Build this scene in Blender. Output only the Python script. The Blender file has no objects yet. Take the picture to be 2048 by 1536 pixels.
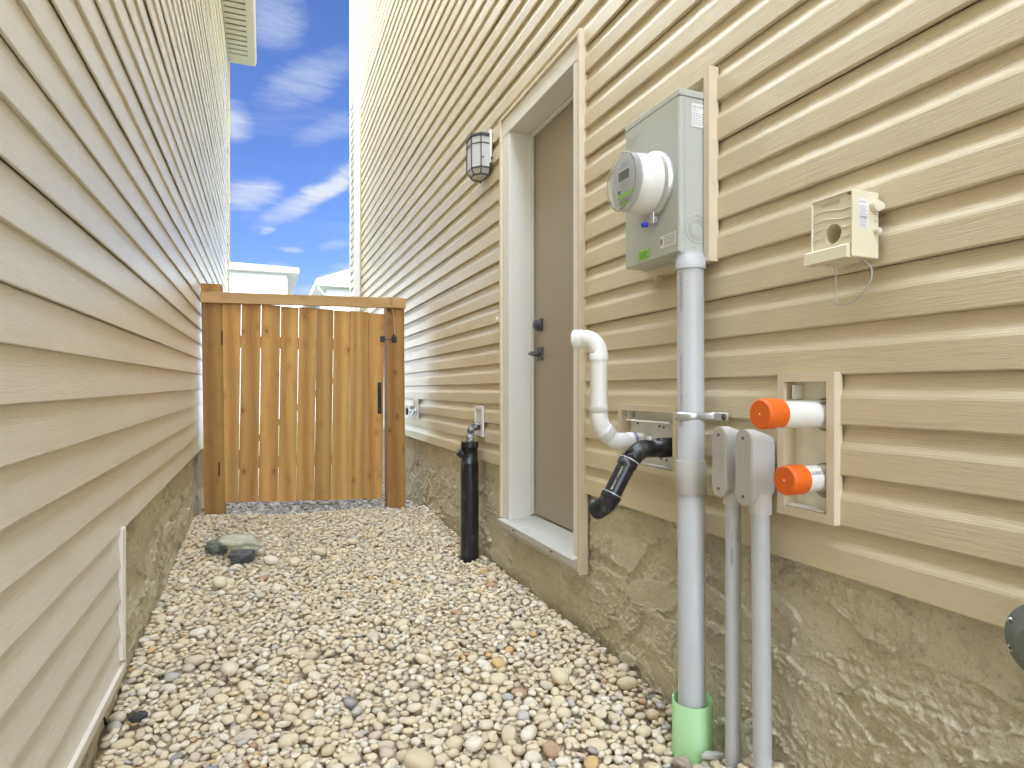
import bpy, bmesh, math, random
import numpy as np
from mathutils import Vector, Matrix
R = math.radians
random.seed(7); rng = np.random.default_rng(11)
sc = bpy.context.scene
col = sc.collection

# ------------------------------------------------------------------ camera
cd = bpy.data.cameras.new("camera"); cam = bpy.data.objects.new("camera", cd); col.objects.link(cam)
cam.location = (0, 0, 0)
cam.rotation_euler = (R(90), 0, -math.atan2(496, 1250))
cd.sensor_width = 36; cd.lens = 36*1250/2048; cd.shift_y = 12/2048
cd.clip_start = 0.02; cd.clip_end = 900
sc.camera = cam

# ------------------------------------------------------------------ light
SUN_EL, SUN_AZ = 24.0, (-0.93, -0.37)            # azimuth as the (x, y) direction the sun stands in
sd = bpy.data.lights.new("sun", 'SUN'); sun = bpy.data.objects.new("sun", sd); col.objects.link(sun)
sd.energy = 2.0; sd.angle = R(0.5); sd.color = (1.0, 0.93, 0.82)
_h = math.hypot(*SUN_AZ); sv = Vector((SUN_AZ[0]/_h*math.cos(R(SUN_EL)), SUN_AZ[1]/_h*math.cos(R(SUN_EL)), math.sin(R(SUN_EL))))
sun.rotation_euler = sv.to_track_quat('Z', 'Y').to_euler(); sun.location = sv*30

world = bpy.data.worlds.new("World"); sc.world = world; world.use_nodes = True
wt = world.node_tree; wn = wt.nodes; wl = wt.links; wn.clear()
def W(kind, **kw):
    n = wn.new(kind)
    for k, v in kw.items(): setattr(n, k, v)
    return n
def wmath(op, a, b=None, clamp=False):
    n = W('ShaderNodeMath', operation=op, use_clamp=clamp)
    for i, v in enumerate((a, b)):
        if v is None: continue
        if isinstance(v, (int, float)): n.inputs[i].default_value = v
        else: wl.new(v, n.inputs[i])
    return n.outputs[0]
sky = W('ShaderNodeTexSky', sky_type='NISHITA', sun_disc=False)
sky.sun_elevation = R(SUN_EL); sky.sun_rotation = math.atan2(SUN_AZ[0], SUN_AZ[1]); sky.altitude = 600
sky.air_density = 1.0; sky.dust_density = 0.6; sky.ozone_density = 3.0
tc = W('ShaderNodeTexCoord'); sep = W('ShaderNodeSeparateXYZ'); wl.new(tc.outputs['Generated'], sep.inputs[0])
dx, dy, dz = sep.outputs
# cloud layer: direction projected on a plane overhead
zz = wmath('ADD', wmath('MAXIMUM', dz, 0.0), 0.12)
px_, py_ = wmath('DIVIDE', dx, zz), wmath('DIVIDE', dy, zz)
cmb = W('ShaderNodeCombineXYZ'); wl.new(px_, cmb.inputs[0]); wl.new(py_, cmb.inputs[1])
mp = W('ShaderNodeMapping'); mp.inputs['Rotation'].default_value = (0, 0, R(-28)); mp.inputs['Scale'].default_value = (0.9, 2.6, 1); mp.inputs['Location'].default_value = (1.7, 0.4, 0)
wl.new(cmb.outputs[0], mp.inputs[0])
n1 = W('ShaderNodeTexNoise'); n1.inputs['Scale'].default_value = 0.9; n1.inputs['Detail'].default_value = 9; n1.inputs['Roughness'].default_value = 0.62; n1.inputs['Distortion'].default_value = 0.9
wl.new(mp.outputs[0], n1.inputs['Vector'])
cr = W('ShaderNodeMapRange', interpolation_type='SMOOTHSTEP'); cr.inputs['From Min'].default_value = 0.50; cr.inputs['From Max'].default_value = 0.80; wl.new(n1.outputs['Fac'], cr.inputs['Value'])
cirrus = wmath('MULTIPLY', cr.outputs[0], 0.25)
# individual clouds as soft ellipses in (azimuth tangent, elevation tangent) of the sky ahead
az0 = wmath('DIVIDE', dx, wmath('MAXIMUM', dy, 0.05)); el0 = wmath('DIVIDE', dz, wmath('MAXIMUM', dy, 0.05))
ae0 = W('ShaderNodeCombineXYZ'); wl.new(az0, ae0.inputs[0]); wl.new(el0, ae0.inputs[1])
nw = W('ShaderNodeTexNoise'); nw.inputs['Scale'].default_value = 9.0; nw.inputs['Detail'].default_value = 5; wl.new(ae0.outputs[0], nw.inputs['Vector'])
sw = W('ShaderNodeSeparateColor'); wl.new(nw.outputs['Color'], sw.inputs[0])
az = wmath('ADD', az0, wmath('MULTIPLY', wmath('SUBTRACT', sw.outputs[0], 0.5), 0.055)); el = wmath('ADD', el0, wmath('MULTIPLY', wmath('SUBTRACT', sw.outputs[1], 0.5), 0.035))
ae = W('ShaderNodeCombineXYZ'); wl.new(az, ae.inputs[0]); wl.new(el, ae.inputs[1])
m2 = W('ShaderNodeMapping'); m2.inputs['Rotation'].default_value = (0, 0, R(-33)); m2.inputs['Scale'].default_value = (8, 38, 1); wl.new(ae.outputs[0], m2.inputs[0])
n2 = W('ShaderNodeTexNoise'); n2.inputs['Scale'].default_value = 1.0; n2.inputs['Detail'].default_value = 8; n2.inputs['Roughness'].default_value = 0.6; n2.inputs['Distortion'].default_value = 1.0
wl.new(m2.outputs[0], n2.inputs['Vector'])
n3 = W('ShaderNodeTexNoise'); n3.inputs['Scale'].default_value = 4.0; n3.inputs['Detail'].default_value = 6; n3.inputs['Distortion'].default_value = 0.6
wl.new(m2.outputs[0], n3.inputs['Vector'])
def soft(cx, cy, rx, ry, rot, k):
    c, s = math.cos(R(rot)), math.sin(R(rot))
    a = wmath('SUBTRACT', az, cx); b = wmath('SUBTRACT', el, cy)
    u = wmath('DIVIDE', wmath('ADD', wmath('MULTIPLY', a, c), wmath('MULTIPLY', b, s)), rx)
    v = wmath('DIVIDE', wmath('SUBTRACT', wmath('MULTIPLY', b, c), wmath('MULTIPLY', a, s)), ry)
    d = wmath('ADD', wmath('MULTIPLY', u, u), wmath('MULTIPLY', v, v))
    m = wmath('SUBTRACT', 1.0, wmath('MULTIPLY', d, 0.62), True)
    q = W('ShaderNodeMapRange', interpolation_type='SMOOTHSTEP'); q.inputs['From Min'].default_value = 0.60; q.inputs['From Max'].default_value = 1.42
    wl.new(wmath('ADD', wmath('MULTIPLY', m, 0.62), wmath('ADD', wmath('MULTIPLY', n2.outputs['Fac'], 0.75), wmath('MULTIPLY', n3.outputs['Fac'], 0.25))), q.inputs['Value'])
    return wmath('MULTIPLY', wmath('MULTIPLY', q.outputs[0], wmath('MULTIPLY', m, 3.0, True)), k)
tot = cirrus
CL = [(0.068, 0.297, 0.105, 0.016, 36, 1.0), (0.10, 0.322, 0.06, 0.020, 36, 0.8), (-0.018, 0.288, 0.050, 0.027, 20, 0.95), (0.062, 0.475, 0.085, 0.036, 36, 0.65), (0.012, 0.56, 0.055, 0.05, 60, 0.6),
      (-0.042, 0.392, 0.030, 0.030, 45, 0.8), (0.09, 0.40, 0.06, 0.02, 30, 0.4), (0.035, 0.212, 0.020, 0.005, 3, 0.9), (0.0, 0.235, 0.016, 0.005, 25, 0.6), (0.115, 0.178, 0.045, 0.020, 15, 0.8), (0.075, 0.150, 0.035, 0.015, 5, 0.7), (0.02, 0.185, 0.02, 0.008, 10, 0.4), (0.10, 0.225, 0.03, 0.008, 14, 0.4)]
for c in CL: tot = wmath('ADD', tot, soft(*c), True)
# unseen bright cloud added high overhead and behind the camera to light the alley
up = W('ShaderNodeMapRange', interpolation_type='SMOOTHSTEP'); up.inputs['From Min'].default_value = 0.54; up.inputs['From Max'].default_value = 0.72; wl.new(dz, up.inputs['Value'])
bk = W('ShaderNodeMapRange', interpolation_type='SMOOTHSTEP'); bk.inputs['From Min'].default_value = 0.15; bk.inputs['From Max'].default_value = -0.35; wl.new(dy, bk.inputs['Value'])
fill_cloud = wmath('MULTIPLY', wmath('MAXIMUM', up.outputs[0], wmath('MULTIPLY', bk.outputs[0], 0.85)), wmath('ADD', wmath('MULTIPLY', n1.outputs['Fac'], 0.8), 0.45), True)
CLOUD = 9.0
mixc = W('ShaderNodeMixRGB'); mixc.inputs[2].default_value = (CLOUD*0.50, CLOUD*0.54, CLOUD*0.63, 1)
wl.new(tot, mixc.inputs[0])
tint = W('ShaderNodeMixRGB', blend_type='MULTIPLY'); tint.inputs[0].default_value = 1; tint.inputs[2].default_value = (0.84, 0.94, 1.38, 1); wl.new(sky.outputs[0], tint.inputs[1])
wl.new(tint.outputs[0], mixc.inputs[1])
mixb = W('ShaderNodeMixRGB'); mixb.inputs[2].default_value = (CLOUD*7.9, CLOUD*8.8, CLOUD*10.3, 1)
wl.new(fill_cloud, mixb.inputs[0]); wl.new(mixc.outputs[0], mixb.inputs[1])
bg = W('ShaderNodeBackground'); bg.inputs['Strength'].default_value = 0.054; wl.new(mixb.outputs[0], bg.inputs[0])
wo = W('ShaderNodeOutputWorld'); wl.new(bg.outputs[0], wo.inputs[0])

sc.view_settings.view_transform = 'Standard'; sc.view_settings.look = 'None'
sc.view_settings.exposure = 1.67; sc.view_settings.gamma = 1
sc.cycles.max_bounces = 10; sc.cycles.diffuse_bounces = 7; sc.cycles.use_denoising = True
sc.cycles.sample_clamp_indirect = 8

# ------------------------------------------------------------------ materials
def lin(c): return tuple(c) + (1,)
class Mat:
    def __init__(s, name, color, rough=0.5, metal=0.0, spec=0.5):
        s.m = bpy.data.materials.new(name); s.m.use_nodes = True
        s.t = s.m.node_tree; s.n = s.t.nodes; s.l = s.t.links
        s.b = s.n['Principled BSDF']
        s.b.inputs['Base Color'].default_value = lin(color); s.b.inputs['Roughness'].default_value = rough
        s.b.inputs['Metallic'].default_value = metal; s.b.inputs['Specular IOR Level'].default_value = spec
        s.color = color; s.nrm = None
    def node(s, k, **kw):
        n = s.n.new(k)
        for a, v in kw.items(): setattr(n, a, v)
        return n
    def co(s, scale=(1, 1, 1), rot=(0, 0, 0), island=0.0):
        t = s.node('ShaderNodeTexCoord'); m = s.node('ShaderNodeMapping')
        m.inputs['Scale'].default_value = scale; m.inputs['Rotation'].default_value = rot
        if island:
            g = s.node('ShaderNodeNewGeometry'); v = s.node('ShaderNodeVectorMath', operation='SCALE')
            v.inputs[0].default_value = (island, island*0.7, island*1.3); s.l.new(g.outputs['Random Per Island'], v.inputs['Scale'])
            a = s.node('ShaderNodeVectorMath', operation='ADD'); s.l.new(t.outputs['Object'], a.inputs[0]); s.l.new(v.outputs[0], a.inputs[1])
            s.l.new(a.outputs[0], m.inputs[0])
        else: s.l.new(t.outputs['Object'], m.inputs[0])
        return m.outputs[0]
    def noise(s, scale=5, detail=4, rough=0.5, co=None, dist=0.0):
        n = s.node('ShaderNodeTexNoise'); n.inputs['Scale'].default_value = scale; n.inputs['Detail'].default_value = detail
        n.inputs['Roughness'].default_value = rough; n.inputs['Distortion'].default_value = dist
        s.l.new(co if co is not None else s.co(), n.inputs['Vector']); return n.outputs['Fac']
    def ramp(s, fac, stops, interp='LINEAR'):
        r = s.node('ShaderNodeValToRGB'); e = r.color_ramp.elements; r.color_ramp.interpolation = interp
        while len(e) < len(stops): e.new(0.5)
        for i, (p, c) in enumerate(stops):
            e[i].position = p; e[i].color = lin(c) if len(c) == 3 else c
        s.l.new(fac, r.inputs[0]); return r.outputs['Color']
    def mix(s, fac, a, b, mode='MIX'):
        n = s.node('ShaderNodeMixRGB', blend_type=mode)
        for i, v in enumerate((fac, a, b)):
            if isinstance(v, (int, float)): n.inputs[i].default_value = v
            elif isinstance(v, tuple): n.inputs[i].default_value = lin(v) if len(v) == 3 else v
            else: s.l.new(v, n.inputs[i])
        return n.outputs[0]
    def rng(s, v, a, b, c=0, d=1):
        n = s.node('ShaderNodeMapRange'); n.inputs[1].default_value = a; n.inputs[2].default_value = b; n.inputs[3].default_value = c; n.inputs[4].default_value = d
        s.l.new(v, n.inputs[0]); return n.outputs[0]
    def setc(s, c): s.l.new(c, s.b.inputs['Base Color'])
    def bump(s, h, strength=0.3, dist=0.002):
        n = s.node('ShaderNodeBump'); n.inputs['Strength'].default_value = strength; n.inputs['Distance'].default_value = dist
        s.l.new(h, n.inputs['Height'])
        if s.nrm: s.l.new(s.nrm, n.inputs['Normal'])
        s.nrm = n.outputs[0]; s.l.new(s.nrm, s.b.inputs['Normal'])
    def mottle(s, amt=0.12, scale=6, detail=5):
        f = s.noise(scale, detail, 0.6); c = s.color
        s.setc(s.mix(f, tuple(v*(1-amt) for v in c), tuple(min(1, v*(1+amt)) for v in c)))
        return s
M = {}
def simple(name, color, rough=0.5, metal=0.0, mot=0.08, scale=9, spec=0.5, bump=0.0, bscale=120):
    m = Mat(name, color, rough, metal, spec); m.mottle(mot, scale)
    if bump: m.bump(m.noise(bscale, 3), bump, 0.001)
    M[name] = m.m; return m
def siding_mat(name, c, rough, spec=0.5):
    m = Mat(name, c, rough, 0, spec)
    big = m.noise(0.8, 3, 0.5); streak = m.noise(3, 4, 0.6, m.co((1, 0.5, 3)))
    col1 = m.mix(big, tuple(v*0.93 for v in c), tuple(v*1.05 for v in c))
    g = m.node('ShaderNodeNewGeometry'); isl = m.rng(g.outputs['Random Per Island'], 0, 1, 0.965, 1.035)
    cc = m.node('ShaderNodeCombineXYZ'); [m.l.new(isl, cc.inputs[i]) for i in range(3)]
    col1 = m.mix(1.0, col1, cc.outputs[0], 'MULTIPLY')
    dirt = m.rng(streak, 0.55, 0.8, 0, 0.22)
    grain = m.noise(1.0, 5, 0.6, m.co((40, 8, 300)), 1.3)
    col1 = m.mix(m.rng(grain, 0.50, 0.36, 0, 0.20), col1, tuple(v*0.55 for v in c))
    m.setc(m.mix(dirt, col1, tuple(v*0.72 for v in c)))
    m.bump(grain, 0.6, 0.0020)
    m.bump(m.noise(2.2, 2, 0.5, m.co((1, 0.7, 2.5))), 0.35, 0.02)
    M[name] = m.m
siding_mat('siding_tan', (0.642, 0.555, 0.366), 0.28)
siding_mat('siding_pale', (0.768, 0.735, 0.645), 0.24)
simple('trim_tan', (0.67, 0.58, 0.42), 0.4, mot=0.05)
simple('trim_pale', (0.68, 0.64, 0.56), 0.4, mot=0.05)
simple('trim_white', (0.76, 0.76, 0.72), 0.4, mot=0.04)
simple('frame_white', (0.76, 0.75, 0.69), 0.42, mot=0.05, scale=3)
simple('door_brown', (0.36, 0.305, 0.225), 0.38, mot=0.05, scale=2, spec=0.55)
simple('sill_grey', (0.48, 0.47, 0.42), 0.5, mot=0.12, scale=14)
simple('black_metal', (0.02, 0.021, 0.023), 0.38, 0.4, mot=0.2)
simple('dark_pewter', (0.11, 0.115, 0.13), 0.34, 0.7, mot=0.15)
simple('frosted_glass', (0.56, 0.57, 0.56), 0.28, mot=0.04)
simple('box_grey', (0.47, 0.49, 0.45), 0.38, mot=0.04, scale=5, bump=0.06, bscale=300)
simple('galvanised', (0.60, 0.62, 0.63), 0.32, 0.85, mot=0.14, scale=30)
simple('conduit_grey', (0.50, 0.515, 0.53), 0.42, mot=0.05, scale=5)
simple('cover_grey', (0.43, 0.415, 0.375), 0.5)
simple('coupling_grey', (0.50, 0.49, 0.465), 0.45)
simple('conduit_fitting', (0.56, 0.55, 0.53), 0.48, mot=0.06, scale=8)
simple('pvc_white', (0.76, 0.75, 0.70), 0.33, mot=0.04)
simple('pvc_cream', (0.70, 0.68, 0.60), 0.4, mot=0.08, scale=12)
simple('cap_orange', (0.74, 0.13, 0.008), 0.45, mot=0.06)
m = Mat('abs_black', (0.016, 0.016, 0.018), 0.3); m.setc(m.mix(m.rng(m.noise(3, 8, 0.7, m.co((12, 12, 3))), 0.56, 0.74), (0.014, 0.014, 0.016), (0.13, 0.13, 0.125))); M['abs_black'] = m.m
for _n in ('conduit_grey', 'pvc_white', 'conduit_fitting'):
    _m = bpy.data.materials[_n]; _t = _m.node_tree; _b = _t.nodes['Principled BSDF']; _src = _b.inputs['Base Color'].links[0].from_socket
    _c = _t.nodes.new('ShaderNodeTexCoord'); _p = _t.nodes.new('ShaderNodeMapping'); _p.inputs['Scale'].default_value = (14, 14, 5); _t.links.new(_c.outputs['Object'], _p.inputs[0])
    _z = _t.nodes.new('ShaderNodeTexNoise'); _z.inputs['Scale'].default_value = 1.6; _z.inputs['Detail'].default_value = 8; _z.inputs['Roughness'].default_value = 0.7; _t.links.new(_p.outputs[0], _z.inputs['Vector'])
    _r = _t.nodes.new('ShaderNodeMapRange'); _r.inputs[1].default_value = 0.60; _r.inputs[2].default_value = 0.72; _r.inputs[4].default_value = 0.35; _t.links.new(_z.outputs['Fac'], _r.inputs[0])
    _x = _t.nodes.new('ShaderNodeMixRGB'); _t.links.new(_r.outputs[0], _x.inputs[0]); _t.links.new(_src, _x.inputs[1]); _x.inputs[2].default_value = (0.36, 0.31, 0.22, 1); _t.links.new(_x.outputs[0], _b.inputs['Base Color'])
m = Mat('abs_dirty', (0.02, 0.02, 0.02), 0.5); m.setc(m.mix(m.rng(m.noise(45, 5, 0.7), 0.48, 0.6), (0.02, 0.02, 0.022), (0.42, 0.42, 0.38))); M['abs_dirty'] = m.m
simple('sleeve_green', (0.36, 0.60, 0.29), 0.45, mot=0.07, scale=10)
simple('transmitter_cream', (0.72, 0.67, 0.50), 0.42, mot=0.03)
simple('paper', (0.78, 0.78, 0.78), 0.55, mot=0.03)
simple('sticker_green', (0.33, 0.72, 0.06), 0.5, mot=0.05)
simple('ink', (0.05, 0.05, 0.06), 0.6)
simple('ink_grey', (0.22, 0.22, 0.24), 0.6)
simple('primer_purple', (0.32, 0.27, 0.62), 0.5)
simple('seal_blue', (0.02, 0.04, 0.6), 0.35)
simple('screw_dark', (0.12, 0.10, 0.085), 0.4, 0.6)
simple('meter_white', (0.74, 0.75, 0.72), 0.25, mot=0.04)
simple('display_grey', (0.13, 0.14, 0.14), 0.2, mot=0.15, scale=60)
simple('face_grey', (0.62, 0.63, 0.64), 0.35, mot=0.12, scale=50)
simple('board_cream', (0.82, 0.79, 0.68), 0.75, mot=0.22, scale=18, bump=0.3, bscale=60)
simple('board_grey', (0.76, 0.75, 0.71), 0.5, mot=0.06)
simple('regulator_green', (0.13, 0.15, 0.13), 0.42, 0.1, mot=0.08)
simple('wire_grey', (0.42, 0.42, 0.40), 0.5)
simple('chain_metal', (0.55, 0.50, 0.42), 0.35, 0.8)
simple('house_white', (0.56, 0.56, 0.55), 0.6, mot=0.02, scale=1)
simple('house_trim', (0.44, 0.46, 0.48), 0.5, mot=0.02)
simple('soffit_white', (0.46, 0.43, 0.38), 0.5, mot=0.05)
simple('sheathing', (0.45, 0.38, 0.28), 0.8)
simple('window_dark', (0.05, 0.06, 0.07), 0.1)
simple('dry_weed', (0.55, 0.48, 0.25), 0.7)
m = Mat('clear_plastic', (0.95, 0.96, 0.97), 0.04); m.b.inputs['Transmission Weight'].default_value = 1; m.b.inputs['IOR'].default_value = 1.2; M['clear_plastic'] = m.m
m = Mat('shingles', (0.30, 0.28, 0.26), 0.9); v = m.noise(40, 3, 0.7); w_ = m.noise(1.5, 3)
m.setc(m.mix(v, (0.13, 0.13, 0.12), (0.24, 0.23, 0.21))); m.bump(v, 0.5, 0.01); M['shingles'] = m.m
m = Mat('lawn', (0.08, 0.12, 0.04), 0.9); m.setc(m.mix(m.noise(3, 6, 0.7), (0.05, 0.075, 0.025), (0.12, 0.15, 0.05))); m.bump(m.noise(80, 4), 0.8, 0.02); M['lawn'] = m.m
m = Mat('soil', (0.36, 0.30, 0.21), 0.95); m.mottle(0.35, 20); m.bump(m.noise(90, 4), 0.8, 0.01); M['soil'] = m.m
m = Mat('concrete_path', (0.35, 0.34, 0.32), 0.9); m.mottle(0.15, 4); M['concrete_path'] = m.m

def parge_mat(name, c1, c2, dark):
    m = Mat(name, c1, 0.88, 0, 0.25)
    a = m.noise(5, 8, 0.65, m.co((1, 0.8, 1.6), (R(25), 0, 0)), 0.8); b = m.noise(60, 5, 0.7)
    base = m.mix(m.rng(a, 0.35, 0.65), c1, c2)
    base = m.mix(m.rng(b, 0.54, 0.70, 0, 0.5), base, dark); b2 = m.noise(150, 4, 0.7); base = m.mix(m.rng(b2, 0.56, 0.68, 0, 0.4), base, dark)
    v = m.node('ShaderNodeTexVoronoi'); v.inputs['Scale'].default_value = 55; m.l.new(m.co(), v.inputs['Vector'])
    spot = m.mix(m.rng(m.noise(4, 3), 0.5, 0.62), m.rng(v.outputs['Distance'], 0.1, 0.22, 1, 0), 0.0) if False else m.rng(v.outputs['Distance'], 0.05, 0.13, 0.28, 0)
    base = m.mix(spot, base, dark)
    m.setc(base)
    m.bump(b, 0.9, 0.006); m.bump(b2, 0.7, 0.003)
    m.bump(m.noise(260, 3, 0.6), 0.5, 0.0015)
    m.bump(m.rng(v.outputs['Distance'], 0.0, 0.25), 0.25, 0.003)
    M[name] = m.m
parge_mat('parging', (0.69, 0.635, 0.49), (0.57, 0.52, 0.395), (0.26, 0.215, 0.135))
parge_mat('parging_left', (0.70, 0.65, 0.49), (0.56, 0.52, 0.39), (0.22, 0.20, 0.14))

def wood(name, light, dark, along='z'):
    A = (lambda a, b: (a, a, b)) if along == 'z' else (lambda a, b: (b, a, a))
    m = Mat(name, light, 0.62, 0, 0.3)
    co = m.co(A(16, 0.9), island=9.0)
    g = m.noise(2.2, 8, 0.68, co, 2.2)
    w = m.node('ShaderNodeTexWave', wave_type='RINGS', rings_direction='Z'); w.inputs['Scale'].default_value = 0.9; w.inputs['Distortion'].default_value = 9; w.inputs['Detail'].default_value = 3; w.inputs['Detail Scale'].default_value = 0.6
    m.l.new(m.co(A(4.0, 0.45), island=5.0), w.inputs['Vector'])
    f = m.mix(0.34, g, w.outputs['Color'])
    base = m.mix(m.rng(f, 0.25, 0.78), dark, light)
    geo = m.node('ShaderNodeNewGeometry')
    tn = m.ramp(geo.outputs['Random Per Island'], [(0, (0.72, 0.70, 0.62)), (0.35, (1.0, 0.96, 0.85)), (0.7, (0.84, 0.76, 0.66)), (1, (1.14, 1.08, 0.95))])
    base = m.mix(1.0, base, tn, 'MULTIPLY')
    patch = m.noise(2.5, 3, 0.5, m.co((1.5, 1.5, 0.9), island=3.0))
    base = m.mix(m.rng(patch, 0.5, 0.7, 0, 0.35), base, tuple(v*0.62 for v in light))
    v = m.node('ShaderNodeTexVoronoi'); v.inputs['Scale'].default_value = 1.0; v.inputs['Randomness'].default_value = 1.0
    wnz = m.node('ShaderNodeTexNoise'); wnz.inputs['Scale'].default_value = 9; m.l.new(m.co(), wnz.inputs['Vector'])
    sc_ = m.node('ShaderNodeVectorMath', operation='SCALE'); sc_.inputs['Scale'].default_value = 0.16; m.l.new(wnz.outputs['Color'], sc_.inputs[0])
    ad_ = m.node('ShaderNodeVectorMath', operation='ADD'); m.l.new(m.co(A(8, 5.0), island=17.0), ad_.inputs[0]); m.l.new(sc_.outputs[0], ad_.inputs[1])
    m.l.new(ad_.outputs[0], v.inputs['Vector'])
    kd = m.rng(v.outputs['Distance'], 0.03, 0.11, 0.6, 0); k2 = m.rng(v.outputs['Distance'], 0.05, 0.30, 0.5, 0)
    base = m.mix(k2, base, (dark[0]*0.75, dark[1]*0.6, dark[2]*0.5)); base = m.mix(kd, base, (0.07, 0.028, 0.012))
    m.setc(base); m.bump(g, 0.35, 0.002); M[name] = m.m
wood('cedar_boards', (0.68, 0.42, 0.145), (0.41, 0.22, 0.065))
wood('cedar_post', (0.47, 0.27, 0.085), (0.27, 0.14, 0.04))
wood('cedar_beam', (0.62, 0.41, 0.21), (0.46, 0.28, 0.12), 'x')

# pebbles: colour from the random value each loose stone carries
def stone_mat(name, stops, k, warm):
    m = Mat(name, (0.5, 0.45, 0.35), 0.6, 0, 0.3)
    geo = m.node('ShaderNodeNewGeometry'); rp = geo.outputs['Random Per Island']
    base = m.ramp(rp, [(p, tuple(v*k for v in c)) for p, c in stops], 'CONSTANT')
    mt = m.noise(45, 5, 0.65, m.co(island=11)); base = m.mix(m.rng(mt, 0.35, 0.7, 0, 0.45), base, tuple(v*k for v in warm))
    vn = m.noise(14, 3, 0.6, m.co((1, 1, 4), island=23), 1.0); base = m.mix(m.rng(vn, 0.6, 0.68, 0, 0.25), base, (0.80*k, 0.75*k, 0.64*k))
    m.setc(base); m.bump(m.noise(160, 4, 0.6), 0.3, 0.001); M[name] = m.m
stone_mat('pebbles', [(0.0, (0.76, 0.67, 0.48)), (0.14, (0.80, 0.73, 0.57)), (0.28, (0.70, 0.60, 0.42)), (0.42, (0.84, 0.79, 0.67)), (0.52, (0.78, 0.67, 0.47)), (0.64, (0.66, 0.57, 0.42)),
         (0.73, (0.80, 0.71, 0.53)), (0.82, (0.60, 0.55, 0.45)), (0.88, (0.74, 0.67, 0.57)), (0.91, (0.50, 0.51, 0.50)), (0.935, (0.66, 0.53, 0.45)), (0.950, (0.68, 0.46, 0.20)), (0.966, (0.46, 0.40, 0.32)), (0.982, (0.48, 0.30, 0.18)), (0.991, (0.26, 0.28, 0.32))], 0.84, (0.70, 0.53, 0.30))
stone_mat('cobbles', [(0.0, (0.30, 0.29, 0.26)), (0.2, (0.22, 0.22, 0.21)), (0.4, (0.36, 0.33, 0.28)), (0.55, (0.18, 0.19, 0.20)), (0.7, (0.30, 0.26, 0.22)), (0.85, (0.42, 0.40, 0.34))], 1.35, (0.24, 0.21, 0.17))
def rock_mat(name, c1, c2):
    m = Mat(name, c1, 0.8); a = m.noise(9, 6, 0.7, m.co((1, 1, 3), (R(10), R(20), 0)), 0.6)
    m.setc(m.mix(m.rng(a, 0.3, 0.7), c1, c2)); m.bump(a, 0.6, 0.012); m.bump(m.noise(120, 4), 0.5, 0.002); M[name] = m.m
rock_mat('rock_green', (0.34, 0.34, 0.25), (0.52, 0.50, 0.38)); rock_mat('rock_dark', (0.05, 0.052, 0.055), (0.13, 0.13, 0.125)); rock_mat('rock_slate', (0.12, 0.14, 0.11), (0.20, 0.215, 0.16))
rock_mat('rock_black', (0.02, 0.021, 0.023), (0.06, 0.06, 0.065)); rock_mat('rock_mauve', (0.30, 0.24, 0.20), (0.42, 0.35, 0.29))

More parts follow.
